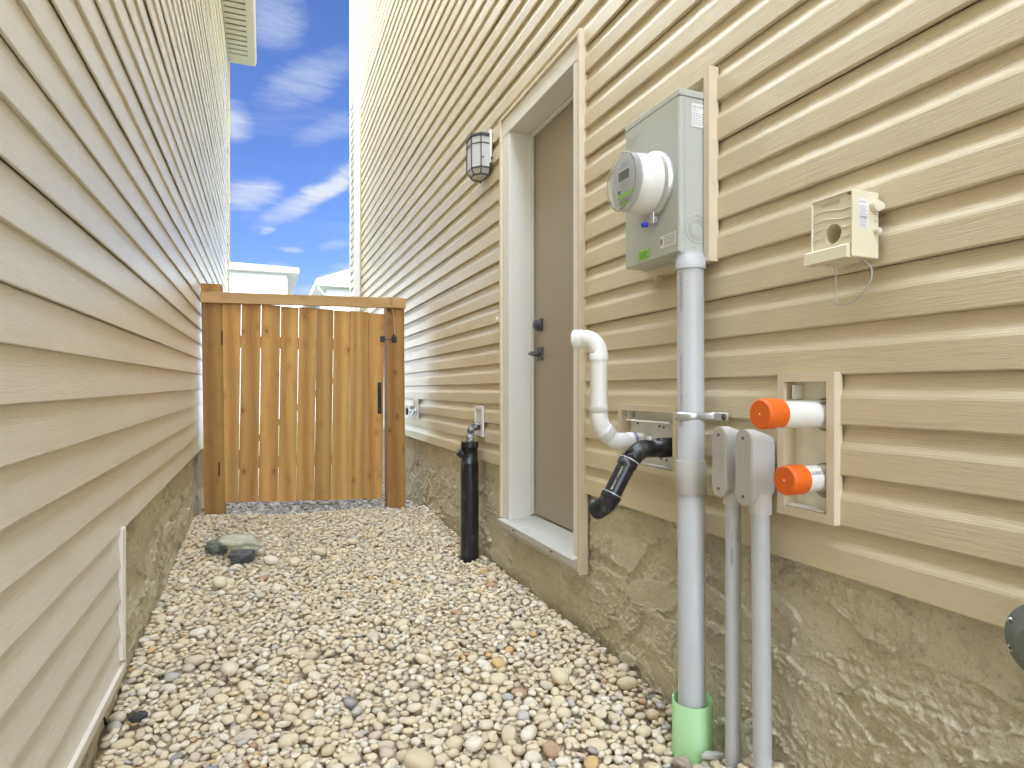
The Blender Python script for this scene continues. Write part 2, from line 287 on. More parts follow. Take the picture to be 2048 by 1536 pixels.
# ------------------------------------------------------------------ mesh helpers
class MB:
    def __init__(s): s.v = []; s.f = []; s.sm = []
    def add(s, vs, fs, smooth=False):
        o = len(s.v); s.v += [tuple(v) for v in vs]; s.f += [tuple(i+o for i in f) for f in fs]; s.sm += [smooth]*len(fs); return s
    def box(s, x0, x1, y0, y1, z0, z1, bev=0.0):
        x0, x1 = min(x0, x1), max(x0, x1); y0, y1 = min(y0, y1), max(y0, y1); z0, z1 = min(z0, z1), max(z0, z1)
        if bev <= 0:
            vs = [(x, y, z) for x in (x0, x1) for y in (y0, y1) for z in (z0, z1)]
            return s.add(vs, [(0, 1, 3, 2), (4, 6, 7, 5), (0, 4, 5, 1), (2, 3, 7, 6), (0, 2, 6, 4), (1, 5, 7, 3)])
        bm = bmesh.new(); bmesh.ops.create_cube(bm, size=1)
        for v in bm.verts: v.co = Vector(((x0+x1)/2+v.co.x*(x1-x0), (y0+y1)/2+v.co.y*(y1-y0), (z0+z1)/2+v.co.z*(z1-z0)))
        bmesh.ops.bevel(bm, geom=bm.edges[:], offset=min(bev, 0.45*min(x1-x0, y1-y0, z1-z0)), segments=2, profile=0.5, affect='EDGES')
        return s.bm(bm)
    def bm(s, bm, smooth=False, mat=None):
        bm.verts.index_update()
        s.add([(mat @ v.co if mat else v.co)[:] for v in bm.verts], [tuple(v.index for v in f.verts) for f in bm.faces], smooth); bm.free(); return s
    def tube(s, pts, rad, seg=28, cap0=True, cap1=True, smooth=True, thick=0.0):
        pts = [Vector(p) for p in pts]; n = len(pts)
        if isinstance(rad, (int, float)): rad = [rad]*n
        tans = []
        for i in range(n):
            a = pts[max(0, i-1)]; b = pts[min(n-1, i+1)]
            t = (b-a)
            if t.length < 1e-9: t = tans[-1] if tans else Vector((0, 0, 1))
            tans.append(t.normalized())
        for i in range(1, n-1):
            if (pts[i]-pts[i-1]).length < 1e-6: tans[i] = tans[i-1]
        up = Vector((0, 0, 1)) if abs(tans[0].z) < 0.9 else Vector((1, 0, 0))
        nrm = (up - tans[0]*up.dot(tans[0])).normalized()
        rings = []
        for i in range(n):
            if i: nrm = (nrm - tans[i]*nrm.dot(tans[i])).normalized()
            bn = tans[i].cross(nrm)
            rings.append([pts[i]+(nrm*math.cos(2*math.pi*k/seg)+bn*math.sin(2*math.pi*k/seg))*rad[i] for k in range(seg)])
        vs = [v for r in rings for v in r]; fs = [(i*seg+k, (i+1)*seg+k, (i+1)*seg+(k+1) % seg, i*seg+(k+1) % seg) for i in range(n-1) for k in range(seg)]
        o = len(s.v); s.add(vs, fs, smooth)
        if cap0: s.add(rings[0], [tuple(range(seg))])
        if cap1: s.add(rings[-1], [tuple(reversed(range(seg)))])
        return s
    def prism(s, poly, ax, a0, a1):
        """poly of 2D points extruded along axis ax ('x','y','z') from a0 to a1"""
        def P(p, a): return {'x': (a, p[0], p[1]), 'y': (p[0], a, p[1]), 'z': (p[0], p[1], a)}[ax]
        n = len(poly)
        return s.add([P(p, a0) for p in poly]+[P(p, a1) for p in poly], [tuple(range(n)), tuple(reversed(range(n, 2*n)))]+[(i, i+n, (i+1) % n+n, (i+1) % n) for i in range(n)])
    def split(s, name, mat, parent, **kw):
        """one object per separate piece"""
        key = {}; par = list(range(len(s.v)))
        def find(i):
            while par[i] != i: par[i] = par[par[i]]; i = par[i]
            return i
        for i, v in enumerate(s.v):
            k = tuple(round(c, 5) for c in v)
            if k in key: par[find(i)] = find(key[k])
            else: key[k] = i
        for f in s.f:
            for j in f[1:]: par[find(j)] = find(f[0])
        comp = {}
        for fi, f in enumerate(s.f): comp.setdefault(find(f[0]), []).append(fi)
        out = []
        for c in comp.values():
            b = MB(); mp_ = {}
            for fi in c:
                for j in s.f[fi]:
                    if j not in mp_: mp_[j] = len(b.v); b.v.append(s.v[j])
                b.f.append(tuple(mp_[j] for j in s.f[fi])); b.sm.append(s.sm[fi])
            out.append(b.build(name, mat, parent, **kw))
        return out
    def build(s, name, mat, parent=None, origin=None, bevel=0.0, fix=True):
        me = bpy.data.meshes.new(name)
        off = Vector(origin) if origin is not None else (parent['_w'] if parent is not None and '_w' in parent else None)
        off = Vector(off) if off is not None else Vector((0, 0, 0))
        me.from_pydata([tuple(Vector(v)-off) for v in s.v], [], s.f); me.polygons.foreach_set('use_smooth', s.sm)
        if fix:
            bm = bmesh.new(); bm.from_mesh(me); bmesh.ops.recalc_face_normals(bm, faces=bm.faces)
            if bevel: bmesh.ops.bevel(bm, geom=[e for e in bm.edges if len(e.link_faces) == 2 and e.calc_face_angle() > 0.6], offset=bevel, segments=2, profile=0.5, affect='EDGES')
            bm.to_mesh(me); bm.free()
        me.materials.append(M[mat]); me.update()
        o = bpy.data.objects.new(name, me); col.objects.link(o)
        if parent is not None:
            o.parent = parent
            if origin is not None: o.location = off - Vector(parent['_w'])
            o['_w'] = tuple(off)
        else:
            o.location = off; o['_w'] = tuple(off)
        return o
def thing(name, loc, label, cat, group=None):
    o = bpy.data.objects.new(name, None); col.objects.link(o); o.location = loc; o['_w'] = tuple(float(v) for v in loc); o.empty_display_size = 0.1
    return tag(o, label, cat, group)
def tag(o, label=None, cat=None, group=None, kind=None):
    if label: o['label'] = label
    if cat: o['category'] = cat
    if group: o['group'] = group
    if kind: o['kind'] = kind
    return o
def text2d(body, size=1.0):
    cu = bpy.data.curves.new('t', 'FONT'); cu.body = body; cu.size = size; cu.resolution_u = 2
    o = bpy.data.objects.new('t', cu); col.objects.link(o); bpy.context.view_layer.update()
    me = bpy.data.meshes.new_from_object(o.evaluated_get(bpy.context.evaluated_depsgraph_get()))
    vs = [(v.co.x, v.co.y) for v in me.vertices]; fs = [tuple(p.vertices) for p in me.polygons]
    bpy.data.objects.remove(o); bpy.data.curves.remove(cu); bpy.data.meshes.remove(me); return vs, fs
def flat_text(mb, body, size, origin, ux, uy, sx=1.0):
    vs, fs = text2d(body, size); o = Vector(origin); ux = Vector(ux); uy = Vector(uy)
    mb.add([o+ux*(x*sx)+uy*y for x, y in vs], fs)
def flat_quad(mb, o, ux, uy, w, h):
    o = Vector(o); ux = Vector(ux)*w; uy = Vector(uy)*h; mb.add([o, o+ux, o+ux+uy, o+uy], [(0, 1, 2, 3)])
def pipe_text(mb, body, size, cx, cy, r, ang, z, up=True, sx=1.0, vertical=True):
    """text running up a vertical pipe at angle ang (radians, about z)"""
    vs, fs = text2d(body, size); sgn = 1 if up else -1
    out = []
    for x, y in vs:
        a = ang + sgn*(y/r)*1.0*(1); zz = z + sgn*x*sx
        out.append((cx+r*math.cos(a), cy+r*math.sin(a), zz))
    mb.add(out, fs)

# noise for geometry
def hashn(ix, iy, seed):
    with np.errstate(over='ignore'):
        h = (ix.astype(np.int64)*374761393 + iy.astype(np.int64)*668265263 + seed*1442695041) & 0x7fffffff
        h = ((h ^ (h >> 13))*1274126177) & 0x7fffffff
        return ((h ^ (h >> 16)) & 0xffff)/65535.0
def vnoise(u, v, seed):
    iu = np.floor(u); iv = np.floor(v); fu = u-iu; fv = v-iv; fu = fu*fu*(3-2*fu); fv = fv*fv*(3-2*fv)
    a = hashn(iu, iv, seed); b = hashn(iu+1, iv, seed); c = hashn(iu, iv+1, seed); d = hashn(iu+1, iv+1, seed)
    return (a*(1-fu)+b*fu)*(1-fv)+(c*(1-fu)+d*fu)*fv
def fbm(u, v, seed, oct=4, g=0.5):
    s = 0; a = 1; t = 0
    for i in range(oct): s = s+a*vnoise(u*2**i, v*2**i, seed+i*17); t += a; a *= g
    return s/t
def sst(x, a, b): t = np.clip((x-a)/(b-a), 0, 1); return t*t*(3-2*t)

# ------------------------------------------------------------------ siding
CH = 0.1143
DUTCH = [(0.0002, 0.006), (0.0008, 0.002), (0.004, 0.0), (0.060, 0.0006), (0.066, 0.0022), (0.078, 0.0075), (0.092, 0.0122), (0.104, 0.0147), (0.1141, 0.0155)]
CLAP = [(0.0002, 0.005), (0.0008, 0.0015), (0.003, 0.0), (0.030, 0.0026), (0.060, 0.0055), (0.090, 0.0082), (0.1141, 0.0104)]
def siding(mb, Xw, side, z0, ncourse, ya, yb, prof, holes=(), seed=1, zstep=None):
    """Xw outermost plane; side=+1 wall faces -X, side=-1 faces +X. holes=(y0,y1,z0,z1)"""
    rs = random.Random(seed)
    joints = {}
    for k in range(ncourse):
        p = k//2
        if p not in joints:
            ys = []; y = ya + rs.uniform(0.6, 3.4)
            while y < yb-0.4: ys.append(y); y += rs.uniform(2.9, 3.7)
            joints[p] = ys
        zb = z0+k*CH
        lo, hi = ya, yb
        if zstep: 
            for (zs, yl, yh) in zstep:
                if zb < zs-0.01: lo, hi = max(lo, yl), min(hi, yh)
        hs = [h for h in holes if h[2] < zb+CH-0.003 and h[3] > zb+0.003]
        segs = []; edges = [lo]+[y for y in joints[p] if lo+0.1 < y < hi-0.1]+[hi]
        for a, b in zip(edges[:-1], edges[1:]):
            segs.append((a, b, b != hi))
        for a, b, lap in segs:
            cuts = sorted(set([a, b]+[y for h in hs for y in (h[0], h[1]) if a < y < b]))
            for c, d in zip(cuts[:-1], cuts[1:]):
                mid = (c+d)/2; bands = [(0.0, CH)]
                for h in hs:
                    if h[0] < mid < h[1]:
                        nb = []
                        for (p0, p1) in bands:
                            q0, q1 = h[2]-zb, h[3]-zb
                            if q0 > p0+0.002: nb.append((p0, min(p1, q0)))
                            if q1 < p1-0.002: nb.append((max(p0, q1), p1))
                            if q0 >= p1 or q1 <= p0: nb.append((p0, p1))
                        bands = nb
                for (p0, p1) in bands:
                    pr = clip(prof, p0, p1)
                    if len(pr) < 2: continue
                    if p0 == 0: pr = [(0.0002, prof[-1][1]-(0.0035 if k % 2 == 0 else 0.0))]+pr[0:]   # underside return of the butt; panels hook with a slit
                    d2 = d+(0.028 if (lap and d == b) else 0)
                    n = max(1, int(math.ceil((d2-c)/0.22))); ys = [c+(d2-c)*i/n for i in range(n+1)]
                    if lap and d == b: ys.insert(-1, d-0.03)
                    ys = sorted(ys)
                    vs = []
                    ar = np.array(ys); w1 = (vnoise(ar*1.3, np.full(len(ar), p*3.1), seed)-0.5)*0.003; w2 = (vnoise(ar*0.9, np.full(len(ar), p*5.3+50), seed)-0.5)*0.0018
                    for j, y in enumerate(ys):
                        ex = -0.0014 if (lap and d == b and y > d-0.005) else 0.0
                        dz_ = 0.0085*min(0.0, y-5.0) if side < 0 else 0.0
                        for (z, dep) in pr: vs.append((Xw+side*(dep+w1[j]+ex), y, zb+z+w2[j]+dz_))
                    m_ = len(pr); fs = [(j*m_+i, j*m_+i+1, (j+1)*m_+i+1, (j+1)*m_+i) for j in range(len(ys)-1) for i in range(m_-1)]
                    mb.add(vs, fs, False)
def clip(prof, a, b):
    out = []
    for (z0, d0), (z1, d1) in zip(prof[:-1], prof[1:]):
        if z1 <= a or z0 >= b: continue
        def at(z): return (z, d0+(d1-d0)*(z-z0)/(z1-z0))
        s_, e_ = max(z0, a), min(z1, b)
        if not out: out.append(at(s_))
        out.append(at(e_))
    return out

# =================================================================== GROUND
def ground_z(x, y):
    yk = [-3, 0.5, 1.4, 2.2, 2.9, 3.6, 5.0, 5.6, 6.5, 9, 12]
    rz = [-1.05, -1.05, -1.045, -1.03, -1.0, -1.012, -0.970, -0.985, -1.02, -1.02, -1.0]
    lz = [-1.15, -1.15, -1.14, -1.11, -1.035, -0.985, -0.922, -0.985, -1.02, -1.02, -1.0]
    t = np.clip((x+0.47)/1.7, 0, 1)
    w = 0.012*np.sin(2.7*x+1.9*y)*np.sin(1.3*y-2.1*x+1)+0.007*np.sin(7*x-3*y)
    b = 0.105*np.exp(-(((x-1.17)/0.16)**2+((y-1.22)/0.155)**2))+0.025*np.exp(-((x-1.22)/0.07)**2)*(y > 1.5)*(y < 5.1)*(0.5+0.5*np.sin(y*4.1))
    return np.interp(y, yk, lz)*(1-t)+np.interp(y, yk, rz)*t+w+b
g = MB()
xs = [-400, -60, -20, -8, -0.6]+[round(-0.5+0.15*i, 3) for i in range(13)]+[2, 8, 20, 60, 400]; ys = [-400, -60, -20, -8, -3]+[round(-2+0.5*i, 3) for i in range(25)]+[12, 20, 60, 400]
gv = [(x, y, float(ground_z(np.array(x), np.array(y)))-0.030 if -9 < y < 11 and -1 < x < 2 else -1.05) for y in ys for x in xs]
n = len(xs); g.add(gv, [(j*n+i, j*n+i+1, (j+1)*n+i+1, (j+1)*n+i) for j in range(len(ys)-1) for i in range(n-1)], True)
tag(g.build('ground', 'soil'), kind='structure')
g = MB()
lv = []; 
for j, y in enumerate((9.4, 14, 20, 60)):
    for x in (-40, -12, -3, 3, 12, 40): lv.append((x, y, -1.0+0.0*y))
g.add(lv, [(j*6+i, j*6+i+1, (j+1)*6+i+1, (j+1)*6+i) for j in range(3) for i in range(5)])
tag(g.build('back_lawn', 'lawn'), kind='structure')
g = MB(); g.box(-30, 30, -14, -8, -1.12, -1.03); tag(g.build('front_pavement', 'concrete_path'), kind='structure')

# ------------------------------------------------------------------ pebbles: ballistic deposition
def ico(sub):
    bm = bmesh.new(); bmesh.ops.create_icosphere(bm, subdivisions=sub, radius=1)
    v = np.array([w.co[:] for w in bm.verts]); f = np.array([[w.index for w in q.verts] for q in bm.faces]); bm.free(); return v, f
def variants(sub, count):
    v, f = ico(sub); out = []
    for k in range(count):
        rr = np.random.default_rng(100+k); q = np.ones(len(v))
        for j in range(4):
            d = rr.normal(size=3); d /= np.linalg.norm(d); q += rr.uniform(-0.13, 0.10)*np.maximum(0, v@d)**2
        pw = rr.uniform(0.78, 1.0); w = np.sign(v)*np.abs(v)**pw; w /= np.max(np.linalg.norm(w, axis=1))
        out.append(w*q[:, None])
    return out, f
hiV, hiF = variants(3, 10); loV, loF = variants(2, 10)
RES = 0.0065; X0, X1, Y0, Y1 = -0.50, 1.26, 0.55, 6.7
nx, ny = int((X1-X0)/RES), int((Y1-Y0)/RES)
gx = X0+(np.arange(nx)+0.5)*RES; gy = Y0+(np.arange(ny)+0.5)*RES
GX, GY = np.meshgrid(gx, gy, indexing='ij')
H = ground_z(GX, GY)-0.072
TG = H.copy()
def block(cx, cy, r): 
    d = np.hypot(GX-cx, GY-cy) < r; H[d] = 5.0
block(1.150, 3.588, 0.058); block(1.155, 1.495, 0.060); block(1.165, 1.334, 0.022); block(1.165, 1.226, 0.024)
H[(GY > 5.19) & (GY < 5.35) & ((GX < -0.26) | ((GX > 0.945) & (GX < 1.10)))] = 5
bins = [[[], [], 0], [[], [], 0]]; nv = 0
def rotm(a, tx, ty):
    ca, sa = math.cos(a), math.sin(a); Rz = np.array([[ca, -sa, 0], [sa, ca, 0], [0, 0, 1]])
    cx, sx = math.cos(tx), math.sin(tx); cy, sy = math.cos(ty), math.sin(ty)
    return np.array([[cy, 0, sy], [0, 1, 0], [-sy, 0, cy]])@np.array([[1, 0, 0], [0, cx, -sx], [0, sx, cx]])@Rz
def drop(cx, cy, ax, Rm, commit_limit=9):
    A = Rm@np.diag(ax**2)@Rm.T                      # covariance-like of the ellipsoid
    Ai = np.linalg.inv(A); ex, ey = math.sqrt(A[0, 0]), math.sqrt(A[1, 1])
    i0, i1 = int((cx-ex-X0)/RES), int((cx+ex-X0)/RES)+1; j0, j1 = int((cy-ey-Y0)/RES), int((cy+ey-Y0)/RES)+1
    i0 = max(i0, 0); j0 = max(j0, 0); i1 = min(i1, nx); j1 = min(j1, ny)
    if i1-i0 < 1 or j1-j0 < 1: return None
    X_ = GX[i0:i1, j0:j1]-cx; Y_ = GY[i0:i1, j0:j1]-cy
    a = Ai[2, 2]; b = Ai[0, 2]*X_+Ai[1, 2]*Y_; c = Ai[0, 0]*X_*X_+2*Ai[0, 1]*X_*Y_+Ai[1, 1]*Y_*Y_-1
    D = b*b-a*c; mk = D > 0
    if not mk.any(): return None
    sq = np.sqrt(np.where(mk, D, 0)); lo = (-b-sq)/a; hi = (-b+sq)/a
    hh = H[i0:i1, j0:j1]; zc = np.max(np.where(mk, hh-lo, -9))
    return zc, (i0, i1, j0, j1), mk, hi
count = 0
def place(cx, cy, ax, a, tx, ty, tries=5, jit=0.03, sink=0.12, lim=9):
    global nv, count
    Rm = rotm(a, tx, ty); best = None
    for t in range(tries):
        x = cx+(rng.uniform(-jit, jit) if t else 0); y = cy+(rng.uniform(-jit, jit) if t else 0)
        x = min(max(x, -0.47+ax[1]*0.8), 1.225-ax[1]*0.8)
        r = drop(x, y, ax, Rm)
        if r is None or r[0] > 0: continue
        ii, jj = min(max(int((x-X0)/RES), 0), nx-1), min(max(int((y-Y0)/RES), 0), ny-1)
        if r[0]+0.35*ax[2] > TG[ii, jj]+lim: continue
        if best is None or r[0] < best[0][0]: best = (r, x, y)
    if best is None: return
    (zc, (i0, i1, j0, j1), mk, hi), x, y = best
    zc -= sink*ax[2]
    hh = H[i0:i1, j0:j1]; H[i0:i1, j0:j1] = np.where(mk, np.maximum(hh, zc+hi), hh)
    near = y < 2.5 or max(ax) > 0.034
    V, F = (hiV, hiF) if near else (loV, loF)
    P = (V[count % 10]*ax)@Rm.T+np.array([x, y, zc])
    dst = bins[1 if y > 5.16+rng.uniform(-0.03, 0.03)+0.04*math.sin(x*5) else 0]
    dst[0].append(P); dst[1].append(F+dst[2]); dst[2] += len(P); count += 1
def size(med, sd, lo, hi):
    L = min(max(rng.lognormal(math.log(med), sd), lo), hi)
    w = L*rng.uniform(0.62, 0.93); t = w*rng.uniform(0.50, 0.82)
    return np.array([L, w, t])
area = (X1-X0-0.06)*(Y1-Y0)
# coarse stones first, then finer ones that only fit where the bed is still low
for dens, med, sd_, lo_r, hi_r, over in ((900, 0.0175, 0.28, 0.010, 0.038, -0.006), (1500, 0.0195, 0.34, 0.010, 0.046, 0.004), (1900, 0.0155, 0.30, 0.008, 0.030, 0.004), (2300, 0.0115, 0.28, 0.007, 0.020, 0.000)):
    N = int(area*dens)
    for k in range(N):
        x = rng.uniform(-0.475, 1.235); y = rng.uniform(Y0+0.03, Y1-0.03)
        if y > 5.25 and rng.random() < 0.5: continue
        i_, j_ = int((x-X0)/RES), int((y-Y0)/RES)
        if H[i_, j_] > TG[i_, j_]+0.070+over: continue
        s = size(med*(1.75 if y > 5.16 else 1.0), sd_, lo_r, hi_r*(1.5 if y > 5.16 else 1.0))
        place(x, y, s, rng.uniform(0, math.pi), rng.normal()*0.20, rng.normal()*0.20, tries=5, jit=0.02, lim=0.072+over)
# the few big pale cobbles
for (x, y, L) in ((0.41, 1.78, .05), (0.60, 1.80, .036), (-0.12, 2.55, .042), (0.05, 3.8, .05), (0.16, 3.75, .045), (0.62, 1.66, .045), (0.98, 2.02, .045), (0.3, 3.9, .05), (-0.2, 3.45, .05), (0.55, 4.1, .045)):
    place(x, y, np.array([L, L*0.75, L*0.5]), rng.uniform(0, 3.1), 0.1, 0.1, 3, 0.02, 0.25)
def stone_object(b, name, mat, label, cat):
    PV = np.concatenate(b[0]); PF = np.concatenate(b[1])
    me = bpy.data.meshes.new(name); me.vertices.add(len(PV)); me.vertices.foreach_set('co', PV.astype(np.float32).ravel())
    me.loops.add(PF.size); me.loops.foreach_set('vertex_index', PF.astype(np.int32).ravel()); me.polygons.add(len(PF))
    me.polygons.foreach_set('loop_start', np.arange(0, PF.size, 3, dtype=np.int32)); me.polygons.foreach_set('use_smooth', np.ones(len(PF), dtype=bool))
    me.update(calc_edges=True); me.materials.append(M[mat])
    go = bpy.data.objects.new(name, me); col.objects.link(go); tag(go, label, cat, kind='stuff'); return len(PF)
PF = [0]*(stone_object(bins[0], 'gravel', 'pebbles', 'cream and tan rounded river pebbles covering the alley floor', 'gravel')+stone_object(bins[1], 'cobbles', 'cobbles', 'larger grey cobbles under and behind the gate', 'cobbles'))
print('pebbles', count, len(PF)); _d = (np.minimum(H, 0)-TG-0.072)
for q_ in (1, 2, 3, 4, 5, 5.6): print('height over target', q_, [round(float(np.median(_d[(abs(GY-q_) < 0.2) & (abs(GX-x_) < 0.15)])), 4) for x_ in (-0.3, 0.4, 1.05)])
def top_at(x, y):
    i = int((x-X0)/RES); j = int((y-Y0)/RES); return float(np.median(np.minimum(H[max(i-3, 0):i+4, max(j-3, 0):j+4], 0)))
def rock(name, x, y, ax, rz, tilt, mat, label, seed, zoff=0.0, cat='rock', z=None):
    v, f = ico(4); rr = np.random.default_rng(seed); q = np.ones(len(v))
    for j in range(9):
        d = rr.normal(size=3); d /= np.linalg.norm(d); h = rr.uniform(0.55, 0.9); dd = v@d; q = np.where(dd > h, np.minimum(q, h/np.maximum(dd, 1e-6)+0.03), q)
    q += (fbm(v[:, 0]*2.2+7, v[:, 1]*2.2+v[:, 2]*2.7+3, seed, 5, 0.6)-0.5)*0.55; q *= 1-0.10*(fbm(v[:, 0]*1.2+v[:, 2]*6, v[:, 1]*1.3+20, seed+5, 3) > 0.55)
    P = (v*q[:, None]*np.array(ax))@rotm(rz, *tilt).T
    zc = (top_at(x, y) if z is None else z)+ax[2]*0.62+zoff
    mb = MB(); mb.add([(p[0]+x, p[1]+y, p[2]+zc) for p in P], [tuple(int(i) for i in t) for t in f], True)
    tag(mb.build(name, mat, origin=(x, y, zc-ax[2])), label, cat)
rock('flat_rock', -0.262, 4.12, (0.062, 0.075, 0.05), 0.3, (0.1, 0.1), 'rock_slate', 'dark green stone at the left end of the small rock pile near the gate', 3)
rock('flat_rock', -0.125, 3.86, (0.088, 0.055, 0.040), 0.1, (0.25, 0.05), 'rock_dark', 'charcoal grey pointed stone under the front of the pale green rock', 4, 0.012)
rock('flat_rock', -0.135, 4.00, (0.130, 0.080, 0.052), -0.12, (0.16, 0.12), 'rock_green', 'pale green jagged rock lying on top of the small rock pile', 9, 0.042)
rock('black_stone', -0.385, 2.36, (0.028, 0.02, 0.018), 0.4, (0, 0), 'rock_black', 'shiny black stone against the foot of the left foundation', 6, cat='stone')
rock('rock_chunk', 1.075, 1.435, (0.020, 0.036, 0.022), 0.5, (0.2, 0.0), 'rock_mauve', 'rough mauve stone leaning on the green pipe sleeve', 12, cat='stone')

# =================================================================== RIGHT HOUSE
HR = thing('house', (4.5, 2.0, -1.05), 'tan vinyl sided house with brown side door, on the right of the alley', 'house')
XR = 1.216; ZR = -0.423; YE = 8.58
DOOR = (2.28, 3.18, -1.2, 1.462)
VENT = (1.060, 1.192, -0.292, 0.030); PANEL = (1.640, 1.955, -0.262, -0.068)
mb = MB(); siding(mb, XR, 1, ZR, 54, -5.0, YE-0.005, DUTCH, [DOOR, VENT, PANEL], seed=3); mb.build('siding', 'siding_tan', HR, fix=False)
# bump-out past the corner post
mb = MB(); siding(mb, XR-0.085, 1, ZR, 54, YE+0.03, YE+0.42, DUTCH, seed=5); mb.build('siding', 'siding_tan', HR, fix=False)
mb = MB(); mb.box(XR-0.09, XR+0.03, YE, YE+0.03, ZR-0.01, 5.74, 0.004); mb.box(XR-0.095, XR-0.05, YE+0.42, YE+0.45, ZR-0.01, 5.74, 0.004); mb.split('corner_post', 'trim_white', HR)
# wall core, pierced for the door
mb = MB()
def core(y0, y1, z0, z1, x0=1.262): mb.box(x0, 8, y0, y1, z0, z1)
core(-5, 1.05, -1.2, 5.74); core(1.05, 1.215, -1.2, -0.30); core(1.05, 1.215, 0.04, 5.74); core(1.215, 1.63, -1.2, 5.74); core(1.63, 1.965, -1.2, -0.27); core(1.63, 1.965, -0.06, 5.74)
core(1.965, 2.28, -1.2, 5.74); core(2.28, 3.18, 1.462, 5.74); core(3.18, 8.57, -1.2, 5.74); core(8.575, 9.0, -1.2, 5.74, 1.20)
core(2.28, 3.18, -1.2, -0.76); core(2.28, 3.18, -0.76, 1.462, 1.45)
mb.build('wall', 'sheathing', HR)
# parging
def parge(name, X, side, ya, yb, z0, z1, res, seed, mat, parent, amp=1.0, ztop=None):
    nyy = int((yb-ya)/res)+1; nzz = int((z1-z0)/res)+1
    Y = np.linspace(ya, yb, nyy); Z = np.linspace(z0, z1, nzz); YY, ZZ = np.meshgrid(Y, Z, indexing='ij')
    cu, su = math.cos(0.10), -math.sin(0.10); U = YY*cu+ZZ*su; V = -YY*su+ZZ*cu
    wu = (fbm(U*11, V*11, seed+1, 4, 0.6)-0.5)*0.20; wv = (fbm(U*11+40, V*11, seed+2, 4, 0.6)-0.5)*0.16
    fine = fbm(U*60, V*75, seed+60, 3, 0.62)-0.5; mid = fbm(U*24, V*28, seed+61, 3)-0.5
    wob = (fbm(YY*16, ZZ*20, seed+1, 4, 0.62)-0.5)*1.5+(fbm(YY*55, ZZ*60, seed+3, 2)-0.5)*0.35
    rag = fbm(YY*38, ZZ*42, seed+90, 2)
    h = mid*0.004+fine*0.006; rr = np.random.default_rng(seed*7+1)
    for k in range(int((yb-ya)*(z1-z0)*170)):        # overlapping trowel strokes, each with a torn lip
        cy_, cz_ = rr.uniform(ya-0.1, yb+0.1), rr.uniform(z0, z1+0.05); L = rr.uniform(0.05, 0.20); Wd = L*rr.uniform(0.22, 0.55); an = rr.normal(0.0, 0.45)
        i0, i1 = np.searchsorted(Y, cy_-L*1.6), np.searchsorted(Y, cy_+L*1.6); j0, j1 = np.searchsorted(Z, cz_-L*1.6), np.searchsorted(Z, cz_+L*1.6)
        if i1-i0 < 3 or j1-j0 < 3: continue
        sl = (slice(i0, i1), slice(j0, j1)); a = YY[sl]-cy_; b = ZZ[sl]-cz_
        u = (a*math.cos(an)+b*math.sin(an))/L; v = (-a*math.sin(an)+b*math.cos(an))/Wd
        d = (1-np.sqrt(np.abs(u)**2.6+np.abs(v)**2.6)-wob[sl]*0.42)*Wd      # metres inside the edge
        lvl = rr.uniform(0.000, 0.0130); tilt = rr.uniform(-0.003, 0.004); rough = 0.25+1.1*(rr.random() < 0.5)
        new = lvl+tilt*v+fine[sl]*0.011*rough+mid[sl]*0.002
        new = new+0.0085*np.exp(-(np.maximum(d-0.001, 0)/0.0040)**2)*sst(rag[sl], 0.36, 0.46)*sst(-v, -0.35, 0.0)
        m_ = sst(d, 0.0, 0.0022); h[sl] = h[sl]*(1-m_)+new*m_
    h += (fbm(U*0.9, V*0.9, seed+80, 2)-0.5)*0.010
    h *= amp
    vs = np.stack([X-side*h, YY, ZZ], -1).reshape(-1, 3)
    I = np.arange(nyy*nzz).reshape(nyy, nzz); q = np.stack([I[:-1, :-1], I[:-1, 1:], I[1:, 1:], I[1:, :-1]], -1).reshape(-1, 4)
    if side < 0: q = q[:, ::-1]
    off = np.array(parent['_w'])
    me = bpy.data.meshes.new(name); me.vertices.add(len(vs)); me.vertices.foreach_set('co', (vs-off).astype(np.float32).ravel())
    me.loops.add(q.size); me.loops.foreach_set('vertex_index', q.astype(np.int32).ravel()); me.polygons.add(len(q))
    me.polygons.foreach_set('loop_start', np.arange(0, q.size, 4, dtype=np.int32)); me.polygons.foreach_set('use_smooth', np.ones(len(q), dtype=bool))
    me.update(calc_edges=True); me.materials.append(M[mat]); o = bpy.data.objects.new(name, me); col.objects.link(o); o.parent = parent; return o
XF = 1.253
parge('foundation', XF, 1, 0.2, 2.30, -1.2, -0.40, 0.0034, 5, 'parging', HR)
parge('foundation', XF, 1, 2.2995, 3.16, -1.2, -0.735, 0.006, 5, 'parging', HR)
parge('foundation', XF, 1, 3.1595, 9.0, -1.2, -0.40, 0.009, 5, 'parging', HR)
# door frame, sill, door
mb = MB()
JY0, JY1, JZ = 2.345, 3.083, 1.370
mb.box(1.207, 1.222, JY1, 3.175, -0.70, JZ-0.002, 0.002); mb.box(1.207, 1.222, 2.285, JY0, -0.70, JZ-0.002, 0.002); mb.box(1.205, 1.222, 2.285, 3.175, JZ, 1.455, 0.002)     # casing
mb.box(1.2225, 1.40, JY1+0.004, 3.17, -0.70, JZ+0.003); mb.box(1.2225, 1.40, 2.29, JY0-0.004, -0.70, JZ+0.003); mb.box(1.2225, 1.40, 2.29, 3.17, JZ+0.004, 1.45)
mb.box(1.330, 1.348, JY1-0.010, JY1+0.003, -0.66, JZ-0.001); mb.box(1.330, 1.348, JY0+0.012, JY0-0.003, -0.66, JZ-0.001); mb.box(1.330, 1.348, JY0+0.0125, JY1-0.0125, JZ-0.012, JZ-0.0005)
mb.build('door_frame', 'frame_white', HR)
mb = MB()
J = 0.016
